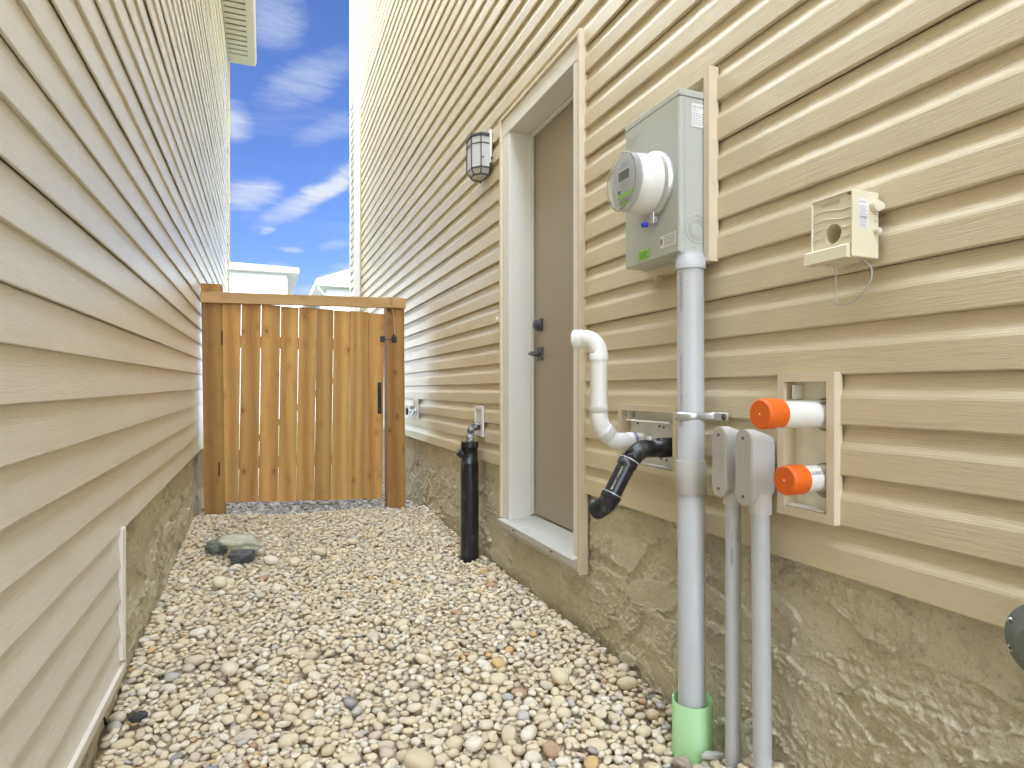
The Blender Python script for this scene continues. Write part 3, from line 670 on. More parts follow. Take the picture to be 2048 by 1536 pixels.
for (y0, y1, z0, z1) in ((3.175, 3.193, -0.725, 1.470), (2.262, 2.284, -0.755, 1.475), (2.285, 3.174, 1.4555, 1.472)):
    mb.box(1.192, 1.232, y0, y1, z0, z1, 0.0015)
mb.prism([(1.196, 2.272), (1.196, 2.283), (1.199, 2.291), (1.203, 2.291), (1.203, 2.272)], 'z', -0.74, 1.455)
mb.build('door_trim', 'trim_tan', HR)
mb = MB(); mb.prism([(1.178, -0.727), (1.178, -0.699), (1.185, -0.694), (1.40, -0.668), (1.40, -0.755), (1.20, -0.755)], 'y', 2.2845, 3.1745); sl = mb.build('door_sill', 'sill_grey', HR)
mb = MB()
for y in (2.50, 2.95): mb.box(1.1768, 1.179, y-0.012, y+0.012, -0.717, -0.710)
mb.split('weep_slot', 'ink', sl)
mb = MB(); mb.box(1.352, 1.395, JY0+0.002, JY1-0.002, -0.664, JZ-0.002, 0.002); D_ = mb.build('door', 'door_brown', HR)
mb = MB(); mb.box(1.342, 1.3525, 2.966, 3.030, 0.308, 0.372, 0.002); mb.tube([(1.342, 2.998, 0.34), (1.318, 2.998, 0.34)], [0.028, 0.025]); mb.tube([(1.319, 2.998, 0.34), (1.315, 2.998, 0.34)], [0.014, 0.013], 20)
mb.build('deadbolt', 'dark_pewter', D_)
mb = MB(); mb.box(1.342, 1.3525, 2.964, 3.032, 0.155, 0.225, 0.002); mb.tube([(1.342, 2.998, 0.19), (1.295, 2.998, 0.19)], [0.014, 0.011], 20); mb.box(1.285, 1.300, 2.885, 3.012, 0.183, 0.196, 0.003)
mb.build('lever_handle', 'dark_pewter', D_)
# roof
mb = MB(); mb.prism([(0.88, 5.76), (0.88, 5.86), (4.6, 7.7), (8.3, 5.86), (8.3, 5.76)], 'y', -5.3, 9.3); mb.build('roof', 'shingles', HR)
mb = MB(); mb.box(0.90, 1.19, -5.2, 9.2, 5.742, 5.758); mb.build('soffit', 'soffit_white', HR)
# trims of the three openings (J channel) and their backing boards
def jframe(y0, y1, z0, z1, w, parent, sides='TBLR', x0=1.196, x1=1.222):
    b = MB()
    if 'T' in sides: b.add([(x0, y0-w, z1+w), (x0, y1+w, z1+w), (x0-0.0, y1, z1), (x0, y0, z1), (x1, y0-w, z1+w), (x1, y1+w, z1+w), (x1+0.02, y1, z1), (x1+0.02, y0, z1)], [(0, 1, 2, 3), (4, 5, 1, 0), (3, 2, 6, 7), (0, 3, 7, 4), (1, 5, 6, 2)])
    if 'B' in sides: b.add([(x0, y0-w, z0-w), (x0, y1+w, z0-w), (x0, y1, z0), (x0, y0, z0), (x1, y0-w, z0-w), (x1, y1+w, z0-w), (x1+0.02, y1, z0), (x1+0.02, y0, z0)], [(0, 3, 2, 1), (4, 0, 1, 5), (3, 7, 6, 2), (0, 4, 7, 3), (1, 2, 6, 5)])
    if 'R' in sides: b.add([(x0, y0-w, z0-w), (x0, y0, z0), (x0, y0, z1), (x0, y0-w, z1+w), (x1, y0-w, z0-w), (x1+0.02, y0, z0), (x1+0.02, y0, z1), (x1, y0-w, z1+w)], [(0, 1, 2, 3), (0, 3, 7, 4), (1, 5, 6, 2), (0, 4, 5, 1), (3, 2, 6, 7)])
    if 'L' in sides: b.add([(x0, y1+w, z0-w), (x0, y1, z0), (x0, y1, z1), (x0, y1+w, z1+w), (x1, y1+w, z0-w), (x1+0.02, y1, z0), (x1+0.02, y1, z1), (x1, y1+w, z1+w)], [(0, 3, 2, 1), (0, 4, 7, 3), (1, 2, 6, 5), (0, 1, 5, 4), (3, 7, 6, 2)])
    return b
jframe(VENT[0]+0.004, VENT[1]-0.002, VENT[2]+0.006, VENT[3]-0.010, 0.021, HR).build('opening_trim', 'trim_tan', HR, fix=False)
mb = MB(); mb.box(1.236, 1.26, VENT[0]-0.01, VENT[1]+0.01, VENT[2]-0.01, VENT[3]+0.01); bb = mb.build('backing_board', 'board_cream', HR)
mb = MB()
for (y, z, r) in ((1.10, -0.058, 0.034), (1.10, -0.214, 0.036)): mb.tube([(1.2345, y, z), (1.2358, y, z)], [r+0.006, r+0.006], 24)
mb.split('stain', 'rock_mauve', bb)
mb = MB(); mb.box(1.202, 1.234, 1.075, 1.198, -0.2845, -0.281); mb.box(1.205, 1.235, 1.085, 1.200, -0.028, -0.025); mb.box(1.204, 1.235, 1.168, 1.171, -0.022, 0.012)
mb.split('flashing_flap', 'trim_white', HR)
jframe(PANEL[0]+0.004, PANEL[1]-0.006, PANEL[2]+0.006, PANEL[3]-0.004, 0.021, HR).build('opening_trim', 'trim_tan', HR, fix=False)
mb = MB(); mb.box(1.236, 1.26, PANEL[0]-0.01, PANEL[1]+0.01, PANEL[2]-0.01, PANEL[3]+0.01); bb = mb.build('backing_board', 'board_grey', HR)
mb = MB()
for (y, z) in ((1.77, -0.122), (1.745, -0.124), (1.73, -0.232), (1.76, -0.230), (1.90, -0.118)): mb.tube([(1.2362, y, z), (1.233, y, z)], [0.004, 0.003], 12)
mb.split('screw', 'screw_dark', bb)
mb = MB(); mb.prism([(1.200, -0.108), (1.203, -0.103), (1.235, -0.100), (1.235, -0.103)], 'y', 1.668, 1.925); mb.box(1.204, 1.235, 1.655, 1.93, -0.2535, -0.251); mb.box(1.205, 1.235, 1.917, 1.920, -0.10, -0.074)
mb.split('flashing_flap', 'trim_white', HR)
jframe(1.484, 1.790, 0.396, 0.910, 0.024, HR, 'BRLT', 1.188, 1.222).build('opening_trim', 'trim_tan', HR, fix=False)
mb = MB(); mb.add([(1.189, 1.735, 0.386), (1.189, 1.715, 0.386), (1.189, 1.727, 0.335), (1.215, 1.735, 0.386), (1.215, 1.715, 0.386), (1.215, 1.727, 0.335)], [(0, 1, 2), (0, 3, 4, 1), (1, 4, 5, 2), (0, 2, 5, 3)]); mb.build('trim_tab', 'trim_tan', HR)

# =================================================================== LEFT HOUSE
HL = thing('house', (-3.8, 2.0, -1.05), 'pale beige vinyl sided house with vented eave, on the left of the alley', 'house')
XL = -0.445; ZL = -0.912; YL = 9.24
mb = MB(); siding(mb, XL, -1, ZL, 47, -6.0, YL-0.005, CLAP, seed=12, zstep=[(-0.455, -6.0, 2.44)]); mb.build('siding', 'siding_pale', HL, fix=False)
mb = MB(); mb.box(-6.5, -0.50, -6, 9.23, -0.40, 4.46); mb.box(-6.5, -0.50, -6, 9.23, -1.2, -0.40); mb.build('wall', 'sheathing', HL)
parge('foundation', -0.488, -1, 2.38, 9.2, -1.25, -0.42, 0.0085, 31, 'parging_left', HL, 1.1)
parge('foundation', -0.488, -1, 0.6, 2.381, -1.25, -0.85, 0.006, 31, 'parging_left', HL, 1.1)
mb = MB(); mb.box(-0.470, -0.434, 2.440, 2.451, -0.912, -0.462, 0.002); mb.box(-0.466, -0.437, 2.424, 2.434, -0.905, -0.466, 0.001)
mb.box(-0.474, -0.434, -6.0, 2.452, -0.952, -0.922, 0.002); mb.build('siding_trim', 'trim_pale', HL)
mb = MB(); mb.box(-0.462, -0.430, YL-0.004, YL+0.05, -0.46, 4.44, 0.003); mb.build('corner_post', 'trim_tan', HL)
# eave: soffit with grooves, fascia, gutter, roof
mb = MB(); y = -6.3
while y < 9.05:
    mb.box(-0.44, -0.205, y, y+0.088, 4.452, 4.462); mb.box(-0.44, -0.205, y+0.0885, y+0.1195, 4.478, 4.482); y += 0.12
mb.box(-0.44, -0.205, 9.055, 9.30, 4.450, 4.466)
for x in (-0.36, -0.28): mb.box(x-0.004, x+0.004, 9.058, 9.298, 4.444, 4.4498)
mb.build('soffit', 'soffit_white', HL)
mb = MB(); mb.box(-0.204, -0.180, -6.3, 9.30, 4.446, 4.60, 0.002); mb.box(-0.447, -0.435, -6.3, 9.23, 4.436, 4.4515, 0.001); mb.build('fascia', 'soffit_white', HL)
mb = MB(); mb.prism([(-0.179, 4.452), (-0.115, 4.452), (-0.095, 4.50), (-0.095, 4.575), (-0.101, 4.575), (-0.101, 4.50), (-0.118, 4.457), (-0.179, 4.457)], 'y', -6.3, 9.30)
mb.build('gutter', 'soffit_white', HL)
mb = MB(); mb.prism([(-0.13, 4.585), (-0.13, 4.60), (-3.5, 5.25), (-6.9, 4.60), (-6.9, 4.585)], 'y', -6.35, 9.38); mb.build('roof', 'shingles', HL)

# =================================================================== GATE
GF = thing('gateway', (0.33, 5.27, -0.95), 'two thick cedar posts joined by a cedar beam across the alley', 'gateway')
def post(x0t, x0b, w, zt, zb, y0=5.20, y1=5.34):
    b = MB(); h = zt-zb
    b.add([(x0b, y0, zb), (x0b+w, y0, zb), (x0b+w, y1, zb), (x0b, y1, zb), (x0t, y0, zt), (x0t+w, y0, zt), (x0t+w, y1, zt), (x0t, y1, zt)], [(0, 3, 2, 1), (4, 5, 6, 7), (0, 1, 5, 4), (1, 2, 6, 5), (2, 3, 7, 6), (3, 0, 4, 7)])
    return b.build('post', 'cedar_post', GF, bevel=0.004)
post(-0.438, -0.412, 0.143, 0.800, -1.15); pr_ = post(0.946, 0.956, 0.146, 0.772, -1.15)
mb = MB(); mb.add([(-0.440, 5.161, 0.650), (1.098, 5.161, 0.681), (1.098, 5.161, 0.764), (-0.440, 5.161, 0.732), (-0.440, 5.199, 0.650), (1.098, 5.199, 0.681), (1.098, 5.199, 0.764), (-0.440, 5.199, 0.732)],
    [(0, 1, 2, 3), (4, 7, 6, 5), (0, 4, 5, 1), (3, 2, 6, 7), (0, 3, 7, 4), (1, 5, 6, 2)])
mb.build('beam', 'cedar_beam', GF, bevel=0.003)
# chain hanging from the beam to the latch
mb = MB(); n = 27
for i in range(n):
    t = i/(n-1); x = 0.965+0.045*t+0.012*math.sin(math.pi*t); z = 0.762-0.30*t; y = 5.150+0.038*min(1, max(0, (t-0.12)*6))*1
    c = Vector((x, min(y, 5.186), z)); r = 0.0065; pts = []
    for k in range(9):
        a = 2*math.pi*k/8
        pts.append(c+Vector((math.cos(a)*r*0.6, 0, math.sin(a)*r*1.35)) if i % 2 else c+Vector((0, math.cos(a)*r*0.6, math.sin(a)*r*1.35)))
    mb.tube(pts, 0.0016, 5, False, False)
mb.build('chain', 'chain_metal', GF)
mb = MB(); mb.box(0.985, 1.028, 5.186, 5.1995, 0.395, 0.445, 0.003); mb.tube([(1.006, 5.186, 0.420), (1.006, 5.165, 0.420)], [0.012, 0.010], 14); mb.box(0.990, 1.004, 5.172, 5.187, 0.425, 0.462, 0.002); mb.build('latch_catch', 'black_metal', GF)

G = thing('gate', (0.31, 5.21, -0.86), 'cedar board gate closed between the two posts', 'gate')
mb = MB(); n = 9; xl, xr = -0.300, 0.932
cuts = [0, .1135, .228, .343, .452, .562, .668, .774, .892, 1.0]
for i in range(n):
    a0 = xl+(xr-xl)*cuts[i]+0.0009; a1 = xl+(xr-xl)*cuts[i+1]-(0.0021 if i not in (6, 7) else 0.0008)
    def zt(x): return 0.673-0.043*(x-xl)/(xr-xl)
    def zb(x): return -0.850-0.048*(x-xl)/(xr-xl)
    sh = -0.021; tw = random.uniform(-0.0015, 0.0015); jt = random.uniform(-0.004, 0.004)
    y0, y1 = 5.201+random.uniform(0, 0.002), 5.219
    a0b, a1b = a0+sh-tw, a1+sh+tw
    vs = [(a0b, y0, zb(a0)+jt), (a1b, y0, zb(a1)+jt), (a1b, y1, zb(a1)+jt), (a0b, y1, zb(a0)+jt), (a0, y0, zt(a0)+jt), (a1, y0, zt(a1)+jt), (a1, y1, zt(a1)+jt), (a0, y1, zt(a0)+jt)]
    mb.add(vs, [(0, 3, 2, 1), (4, 5, 6, 7), (0, 1, 5, 4), (1, 2, 6, 5), (2, 3, 7, 6), (3, 0, 4, 7)])
bp = mb.build('board_panel', 'cedar_boards', G, bevel=0.0015)
mb = MB()
for i in range(n):
    x = xl+(xr-xl)*(cuts[i]+cuts[i+1])/2
    for z in (0.36, -0.55):
        for dx in (-0.035, 0.035): mb.tube([(x+dx, 5.2025, z+random.uniform(-.01, .01)), (x+dx, 5.2000, z)], [0.0028, 0.0024], 8)
mb.split('nail', 'screw_dark', bp)
for z in (0.33, -0.60):
    mb = MB(); mb.box(xl+0.004, xr-0.02, 5.2195, 5.258, z-0.005, z+0.085, 0.002); mb.build('rail', 'cedar_post', G)
mb = MB(); mb.prism([(xl+0.05, -0.52), (xl+0.11, -0.52), (xr-0.08, 0.325), (xr-0.14, 0.325)], 'y', 5.2195, 5.257); mb.build('brace', 'cedar_post', G)
mb = MB(); mb.box(0.871, 0.902, 5.193, 5.2008, -0.196, 0.062, 0.002); mb.box(0.879, 0.894, 5.164, 5.172, -0.165, 0.035, 0.004)
mb.box(0.880, 0.893, 5.170, 5.194, -0.165, -0.150, 0.002); mb.box(0.880, 0.893, 5.170, 5.194, 0.020, 0.035, 0.002); mb.build('pull_handle', 'black_metal', G)
mb = MB(); mb.box(0.893, 0.931, 5.190, 5.2008, 0.398, 0.446, 0.004); mb.tube([(0.925, 5.183, 0.420), (0.945, 5.178, 0.414), (0.965, 5.176, 0.420), (1.000, 5.176, 0.420)], 0.004, 10); mb.build('latch_bar', 'black_metal', G)
for z in (0.39, -0.60):
    mb = MB(); mb.tube([(-0.2945-(.02 if z < 0 else 0), 5.196, z-0.05), (-0.2945-(.02 if z < 0 else 0), 5.196, z+0.055)], 0.005, 12); mb.build('hinge', 'black_metal', G)

# =================================================================== WALL LANTERN
LN = thing('wall_lantern', (1.19, 3.47, 1.24), 'dark metal wall lantern with frosted panes beside the brown door', 'wall lamp')
yA, yB, dpt = 3.376, 3.560, 0.047
ring = [(1.205, yA), (1.150, yA), (1.108, yA+dpt), (1.108, yB-dpt), (1.150, yB), (1.205, yB)]
def inset(rg, d): 
    cx, cy = 1.175, (yA+yB)/2; return [(cx+(x-cx)*(1-d*(1 if x < 1.2 else 0)), cy+(y-cy)*(1-d)) for x, y in rg]
mb = MB()
def bar(a, b, r=0.0035): mb.tube([a, b], r, 6, smooth=False)
for zc, h, dd in ((1.4625, 0.013, -0.10), (1.276, 0.010, -0.02)):
    rg = inset(ring, dd); mb.prism(rg, 'z', zc-h/2, zc+h/2)
rg = inset(ring, 0.0)
for (x, y) in rg: bar((x, y, 1.278), (x, y, 1.458), 0.004)
for a, b in zip(rg[:-1], rg[1:]): bar((*a, 1.415), (*b, 1.415), 0.0032)
lo_ = inset(ring, 0.28)
for (a, b) in zip(rg, lo_): bar((*a, 1.274), (*b, 1.243), 0.0035)
for a, b in zip(lo_[:-1], lo_[1:]): bar((*a, 1.243), (*b, 1.243), 0.005)
bar((1.205, yA, 1.270), (1.205, yB, 1.240), 0.004)
top_ = inset(ring, 0.25)
mb.add([(x, y, 1.469) for x, y in inset(ring, -0.10)]+[(x, y, 1.484) for x, y in inset(ring, 0.35)], [(i, i+1, i+7, i+6) for i in range(5)]+[(6, 7, 8, 9, 10, 11)])
mb.build('cage', 'dark_pewter', LN, fix=False)
mb = MB(); gl = inset(ring, 0.03); mb.prism(gl, 'z', 1.281, 1.4555); gb = inset(ring, 0.31)
mb.add([(x, y, 1.271) for x, y in gl]+[(x, y, 1.246) for x, y in gb], [(i, i+1, i+7, i+6) for i in range(5)]+[(6, 7, 8, 9, 10, 11)]); mb.build('glass', 'frosted_glass', LN, fix=False)
mb = MB(); mb.box(1.198, 1.213, 3.362, 3.575, 1.30, 1.492, 0.003); mb.build('mounting_block', 'trim_white', LN)
mb = MB(); mb.tube([(1.16, 3.3735, 1.33), (1.16, 3.366, 1.33)], [0.005, 0.004], 10); mb.tube([(1.208, 3.352, 1.325), (1.208, 3.362, 1.325)], 0.006, 10); mb.split('thumb_screw', 'dark_pewter', LN)

# =================================================================== DOORBELL
mb = MB(); mb.box(1.190, 1.214, 3.212, 3.250, 0.376, 0.404, 0.003); db = mb.build('doorbell', 'trim_white', origin=(1.214, 3.23, 0.376)); tag(db, 'small white doorbell block on the siding left of the door casing', 'doorbell')
mb = MB(); mb.tube([(1.191, 3.231, 0.39), (1.186, 3.231, 0.39)], [0.008, 0.007], 16); mb.build('button', 'pvc_cream', db)

# =================================================================== HOSE TAP
HT = thing('hose_tap', (1.21, 5.28, -0.25), 'brass and chrome hose tap on a white wall plate by the gate post', 'tap')
mb = MB(); y0, y1, z0, z1 = 5.19, 5.37, -0.252, -0.075; X_ = 1.204
mb.box(X_, 1.214, y0, y1, z0, z0+0.025, 0.002); mb.box(X_, 1.214, y0, y1, z1-0.025, z1, 0.002); mb.box(X_, 1.214, y0, y0+0.03, z0+0.026, z1-0.026, 0.002); mb.box(X_, 1.214, y1-0.03, y1, z0+0.026, z1-0.026, 0.002); mb.box(1.2095, 1.2135, y0+0.031, y1-0.031, z0+0.026, z1-0.026)
mb.build('wall_plate', 'trim_white', HT)
mb = MB(); mb.tube([(1.209, 5.27, -0.175), (1.155, 5.27, -0.178)], [0.016, 0.014], 18); mb.tube([(1.185, 5.27, -0.175), (1.165, 5.262, -0.215), (1.155, 5.258, -0.235)], [0.014, 0.014, 0.017], 16); mb.tube([(1.175, 5.27, -0.17), (1.175, 5.27, -0.135)], [0.016, 0.018], 16)
mb.tube([(1.19, 5.27, -0.175), (1.196, 5.27, -0.175)], [0.034, 0.034], 8); mb.tube([(1.155, 5.27, -0.178), (1.135, 5.27, -0.180)], 0.006, 10); mb.build('valve', 'galvanised', HT)
mb = MB(); pts = [(1.130, 5.27+0.028*math.cos(a*math.pi/8), -0.180+0.028*math.sin(a*math.pi/8)) for a in range(17)]; mb.tube(pts, 0.006, 8, False, False); mb.box(1.126, 1.134, 5.243, 5.297, -0.186, -0.174, 0.002); mb.box(1.1265, 1.1335, 5.264, 5.276, -0.207, -0.153, 0.002); mb.build('wheel_handle', 'black_metal', HT)

# =================================================================== DRAIN PIPE
def arc(c, r, u, v, a0, a1, n=10):
    c = Vector(c); u = Vector(u).normalized(); v = Vector(v).normalized()
    return [c+u*(r*math.cos(a0+(a1-a0)*i/n))+v*(r*math.sin(a0+(a1-a0)*i/n)) for i in range(n+1)]
cxp, cyp = 1.150, 3.588
DP = thing('drain_pipe', (cxp, cyp, -1.06), 'thick black upright drain pipe standing in the gravel against the foundation', 'drain pipe')
mb = MB(); mb.tube([(cxp, cyp, -1.12), (cxp, cyp, -0.467)], 0.0545, 36); mb.build('pipe', 'abs_black', DP)
mb = MB(); mb.tube([(cxp, cyp, -0.470), (cxp, cyp, -0.425), (cxp, cyp, -0.425), (cxp, cyp, -0.345), (cxp, cyp, -0.345), (cxp, cyp, -0.318), (cxp, cyp, -0.316)], [0.0515, 0.0515, 0.049, 0.049, 0.0515, 0.0515, 0.048], 32)
mb.tube([(cxp, cyp, -0.345), (cxp, cyp, -0.310)], 0.0535, 32); mb.tube([(cxp, cyp, -0.470), (cxp, cyp, -0.438)], 0.0530, 32); mb.tube([(cxp, cyp, -0.42), (cxp-0.048, cyp+0.01, -0.375)], 0.026, 20); mb.tube([(cxp-0.040, cyp+0.008, -0.382), (cxp-0.062, cyp+0.012, -0.362)], [0.031, 0.031], 20)
fit = mb.build('wye_fitting', 'abs_black', DP)
mb = MB(); th = math.atan2(-1.9, -1.2)
vs = []
for (du, dz) in ((-0.2, -0.452), (0.30, -0.449), (0.30, -0.440), (-0.2, -0.443)): a = math.atan2(-cyp, -cxp)+du*0.9; vs.append((cxp+0.0512*math.cos(a), cyp+0.0512*math.sin(a), dz))
mb.add(vs, [(0, 1, 2, 3)]); mb.build('sticker', 'paper', fit)
mb = MB(); e0 = Vector((cxp+0.002, cyp-0.005, -0.33)); mb.tube([e0, (cxp+0.002, cyp-0.005, -0.262)]+arc((cxp+0.048, cyp-0.005, -0.262), 0.046, (-1, 0, 0), (0, 0, 1), 0, math.pi/2, 8)+[(1.232, cyp-0.005, -0.216)], 0.0245, 22)
mb.build('elbow_pipe', 'abs_dirty', DP)
mb = MB()
y0, y1, z0, z1 = 3.505, 3.665, -0.278, -0.097
mb.box(1.203, 1.214, y0, y1, z0, z0+0.018, 0.002); mb.box(1.203, 1.214, y0, y1, z1-0.018, z1, 0.002); mb.box(1.203, 1.214, y0, y0+0.022, z0+0.019, z1-0.019, 0.002); mb.box(1.203, 1.214, y1-0.022, y1, z0+0.019, z1-0.019, 0.002); mb.box(1.210, 1.2135, y0+0.023, y1-0.023, z0+0.019, z1-0.019)
mb.build('wall_plate', 'trim_white', DP)

# =================================================================== ELECTRIC METER BOX
EM = thing('electric_meter_box', (1.155, 1.63, 0.395), 'pale grey electric meter cabinet with a round meter, on the tan siding', 'meter box')
bx0, bx1, by0, by1, bz0, bz1 = 1.105, 1.205, 1.486, 1.776, 0.396, 0.866
mb = MB(); mb.box(bx0+0.003, bx1, by0+0.002, by1-0.002, bz0, bz1-0.020, 0.0025); mb.box(bx0-0.001, bx1, by0-0.001, by1+0.001, bz1-0.0195, bz1, 0.002)
mb.box(bx0, bx0+0.0026, by0+0.0035, by1-0.0035, bz0+0.004, bz1-0.0205, 0.001)
enc = mb.build('enclosure', 'box_grey', EM)
mb = MB()
for r0 in (0.040, 0.029, 0.021):
    pts = [(1.166+r0*0.95*math.cos(a*math.pi/18), by0+0.0012, 0.4665+r0*math.sin(a*math.pi/18)) for a in range(37)]; mb.tube(pts, 0.0012, 6, False, False)
mb.box(bx0+0.018, bx0+0.0205, by0+0.0006, by0+0.003, bz0+0.003, bz1-0.021)
for (y, z) in ((1.72, 0.418), (1.565, 0.418), ): mb.tube([(bx0+0.001, y, z), (bx0-0.0025, y, z)], [0.004, 0.0035], 12)
mb.tube([(1.158, by0+0.001, 0.414), (1.158, by0-0.002, 0.414)], 0.002, 8)
mb.split('knockout', 'box_grey', enc)
# stickers: side label, warning label, green label
nY = (0, 1, 0); mY = (0, -1, 0); Z_ = (0, 0, 1)
mb = MB(); flat_quad(mb, (1.148, by0+0.0005, 0.762), (1, 0, 0), Z_, 0.046, 0.068); flat_quad(mb, (bx0-0.0012, 1.578, 0.423), mY, Z_, 0.078, 0.036); mb.split('sticker', 'paper', enc)
mb = MB(); flat_text(mb, 'EATON', 0.0115, (1.151, by0-0.0001, 0.816), (1, 0, 0), Z_, 1.0); flat_text(mb, 'CMB212', 0.006, (1.151, by0-0.0001, 0.808), (1, 0, 0), Z_)
for i in range(8):
    for j in range(4): flat_quad(mb, (1.152+j*0.010, by0-0.0001, 0.768+i*0.0047), (1, 0, 0), Z_, 0.007 if (i+j) % 3 else 0.005, 0.0013)
mb.build('sticker_print', 'ink_grey', enc); mb = MB()
for i in range(7): flat_quad(mb, (bx0-0.0016, 1.572-0.014, 0.428+i*0.0042), mY, Z_, 0.050 if i % 2 else 0.056, 0.0015)
flat_quad(mb, (bx0-0.0016, 1.576, 0.432), mY, Z_, 0.010, 0.018)
mb.build('sticker_print', 'ink_grey', enc)
mb = MB(); flat_quad(mb, (bx0-0.0012, 1.694, 0.408), mY, Z_, 0.058, 0.030); mb.build('sticker', 'sticker_green', enc)
mb = MB(); [flat_quad(mb, (bx0-0.0016, 1.690, 0.412+i*0.0058), mY, Z_, 0.048-0.004*(i % 2), 0.0022) for i in range(4)]; mb.build('sticker_print', 'ink', enc)
mb = MB(); flat_text(mb, 'EATON', 0.030, (bx0-0.0014, 1.768, 0.792), mY, Z_, 0.82); mb.build('embossed_name', 'galvanised', enc)
# the round meter
cy, cz = 1.612, 0.622
mb = MB(); mb.tube([(bx0, cy, cz), (bx0-0.016, cy, cz), (bx0-0.018, cy, cz), (bx0-0.022, cy, cz)], [0.100, 0.099, 0.096, 0.090], 64)
rgp = mb.build('sealing_ring', 'galvanised', EM)
mb = MB(); mb.box(bx0-0.020, bx0-0.002, cy-0.024, cy-0.006, cz-0.118, cz-0.092, 0.002); mb.tube([(bx0-0.012, cy+0.022, cz-0.106), (bx0-0.012, cy-0.03, cz-0.106)], 0.0035, 10); mb.box(bx0-0.022, bx0-0.018, cy-0.030, cy-0.010, cz-0.122, cz-0.088, 0.001); mb.build('ring_clasp', 'galvanised', rgp)
mb = MB(); mb.tube([(bx0-0.022, cy+0.004, cz-0.118), (bx0-0.038, cy+0.006, cz-0.122)], [0.008, 0.007], 14); mb.build('seal', 'seal_blue', rgp)
mb = MB(); mb.tube([(bx0-0.020, cy, cz), (bx0-0.040, cy, cz), (bx0-0.098, cy, cz), (bx0-0.100, cy, cz)], [0.088, 0.087, 0.0845, 0.081], 64)
mbd = mb.build('meter_body', 'meter_white', EM)
fx = bx0-0.1012
mb = MB(); mb.tube([(fx+0.0005, cy, cz), (fx, cy, cz)], [0.072, 0.072], 48, cap0=False); mb.build('dial_face', 'face_grey', mbd)
mb = MB(); flat_quad(mb, (fx-0.0006, cy+0.036, cz+0.008), mY, Z_, 0.060, 0.028); flat_quad(mb, (fx-0.0006, cy+0.040, cz-0.030), mY, Z_, 0.014, 0.012); mb.split('display', 'display_grey', mbd)
mb = MB(); flat_quad(mb, (fx-0.0005, cy+0.040, cz+0.004), mY, Z_, 0.0035, 0.036); flat_quad(mb, (fx-0.0005, cy-0.0245, cz+0.004), mY, Z_, 0.0035, 0.036); flat_quad(mb, (fx-0.0005, cy+0.036, cz+0.0372), mY, Z_, 0.060, 0.003); mb.build('display_frame', 'paper', mbd)
mb = MB(); flat_quad(mb, (fx-0.0006, cy+0.044, cz-0.044), mY, Z_, 0.092, 0.011); flat_quad(mb, (fx-0.0006, cy+0.026, cz-0.066), mY, Z_, 0.056, 0.010); mb.split('face_label', 'sticker_green', mbd)
mb = MB()
for i, (a, w) in enumerate(((0.030, 0.054), (0.028, 0.048), (0.030, 0.052))): flat_quad(mb, (fx-0.0007, cy+a, cz-0.051-i*0.0045), mY, Z_, w, 0.0018)
mb.build('face_print', 'ink_grey', mbd); mb = MB()
for i in range(3): flat_quad(mb, (fx-0.0007, cy+0.026, cz+0.046+i*0.006), mY, Z_, 0.046, 0.0014)
mb.build('face_print', 'ink_grey', mbd); mb = MB(); flat_text(mb, '00482 kWh', 0.010, (fx-0.0007, cy+0.020, cz-0.008), mY, Z_, 0.8); mb.build('face_print', 'ink_grey', mbd)
mb = MB(); vs = []; 
def on_cyl(x, a, r): return (x, cy+r*math.cos(a), cz+r*math.sin(a))
for k in range(5): 
    a = math.pi+(-0.02-0.27*k/4); vs += [on_cyl(bx0-0.070, a, 0.0836), on_cyl(bx0-0.050, a, 0.0845)]
# label sits on the side of the body that faces the camera
mb.add(vs, [(2*k, 2*k+1, 2*k+3, 2*k+2) for k in range(4)], True); mb.build('side_label', 'display_grey', mbd)
mb = MB(); mb.tube([(fx+0.004, cy, cz), (fx-0.004, cy, cz), (fx-0.010, cy, cz), (fx-0.014, cy, cz)], [0.0858, 0.0858, 0.0845, 0.080], 64, cap0=False)
cv = mb.build('meter_cover', 'clear_plastic', EM, fix=False)
md = cv.modifiers.new('thick', 'SOLIDIFY'); md.thickness = 0.0018

# =================================================================== SERVICE CONDUIT
pcx, pcy, pr = 1.153, 1.498, 0.0385
SC = thing('service_conduit', (pcx, pcy, -1.05), 'thick grey upright conduit running from the meter cabinet into the green sleeve', 'conduit')
def vlean(z): return (pcx, pcy+0.006*(z-0.1), z)
mb = MB(); mb.tube([vlean(-1.15), vlean(-0.25), vlean(-0.249), vlean(0.36)], [pr, pr, pr-0.0005, pr-0.0005], 40); mb.build('pipe', 'conduit_grey', SC)
mb = MB(); mb.tube([vlean(-0.300), vlean(-0.2985), vlean(-0.206), vlean(-0.204)], [0.0425, 0.0435, 0.0435, 0.0425], 40); mb.build('coupling', 'coupling_grey', SC)
mb = MB(); mb.tube([vlean(0.349), vlean(0.383), vlean(0.3835), vlean(0.3955)], [0.0432, 0.0432, 0.039, 0.039], 40); mb.build('hub', 'conduit_grey', SC)
mb = MB(); aw = math.atan2(-pcy, -pcx)-0.62
pipe_text(mb, 'SCEPTER 2025-09RB SIPEX', 0.0115, pcx, pcy, pr+0.0006, aw, 0.335, False, 0.85)
mb.build('lettering', 'ink_grey', SC); mb = MB()
pipe_text(mb, 'RIGID PVC CONDUIT FOR AT. 217 +2BRR8OUT.S OL-IND/N-032125', 0.0115, pcx, pcy, pr+0.0006, aw, 0.10, False, 0.60); mb.build('lettering', 'ink_grey', SC)
mb = MB(); zs = -0.076; seg = 22; r_ = pr+0.0022
outer = []
for k in range(seg+1):
    a = math.pi*0.5+math.pi*k/seg*1.0; outer.append((pcx+r_*math.cos(a), pcy+0.003+r_*math.sin(a)))
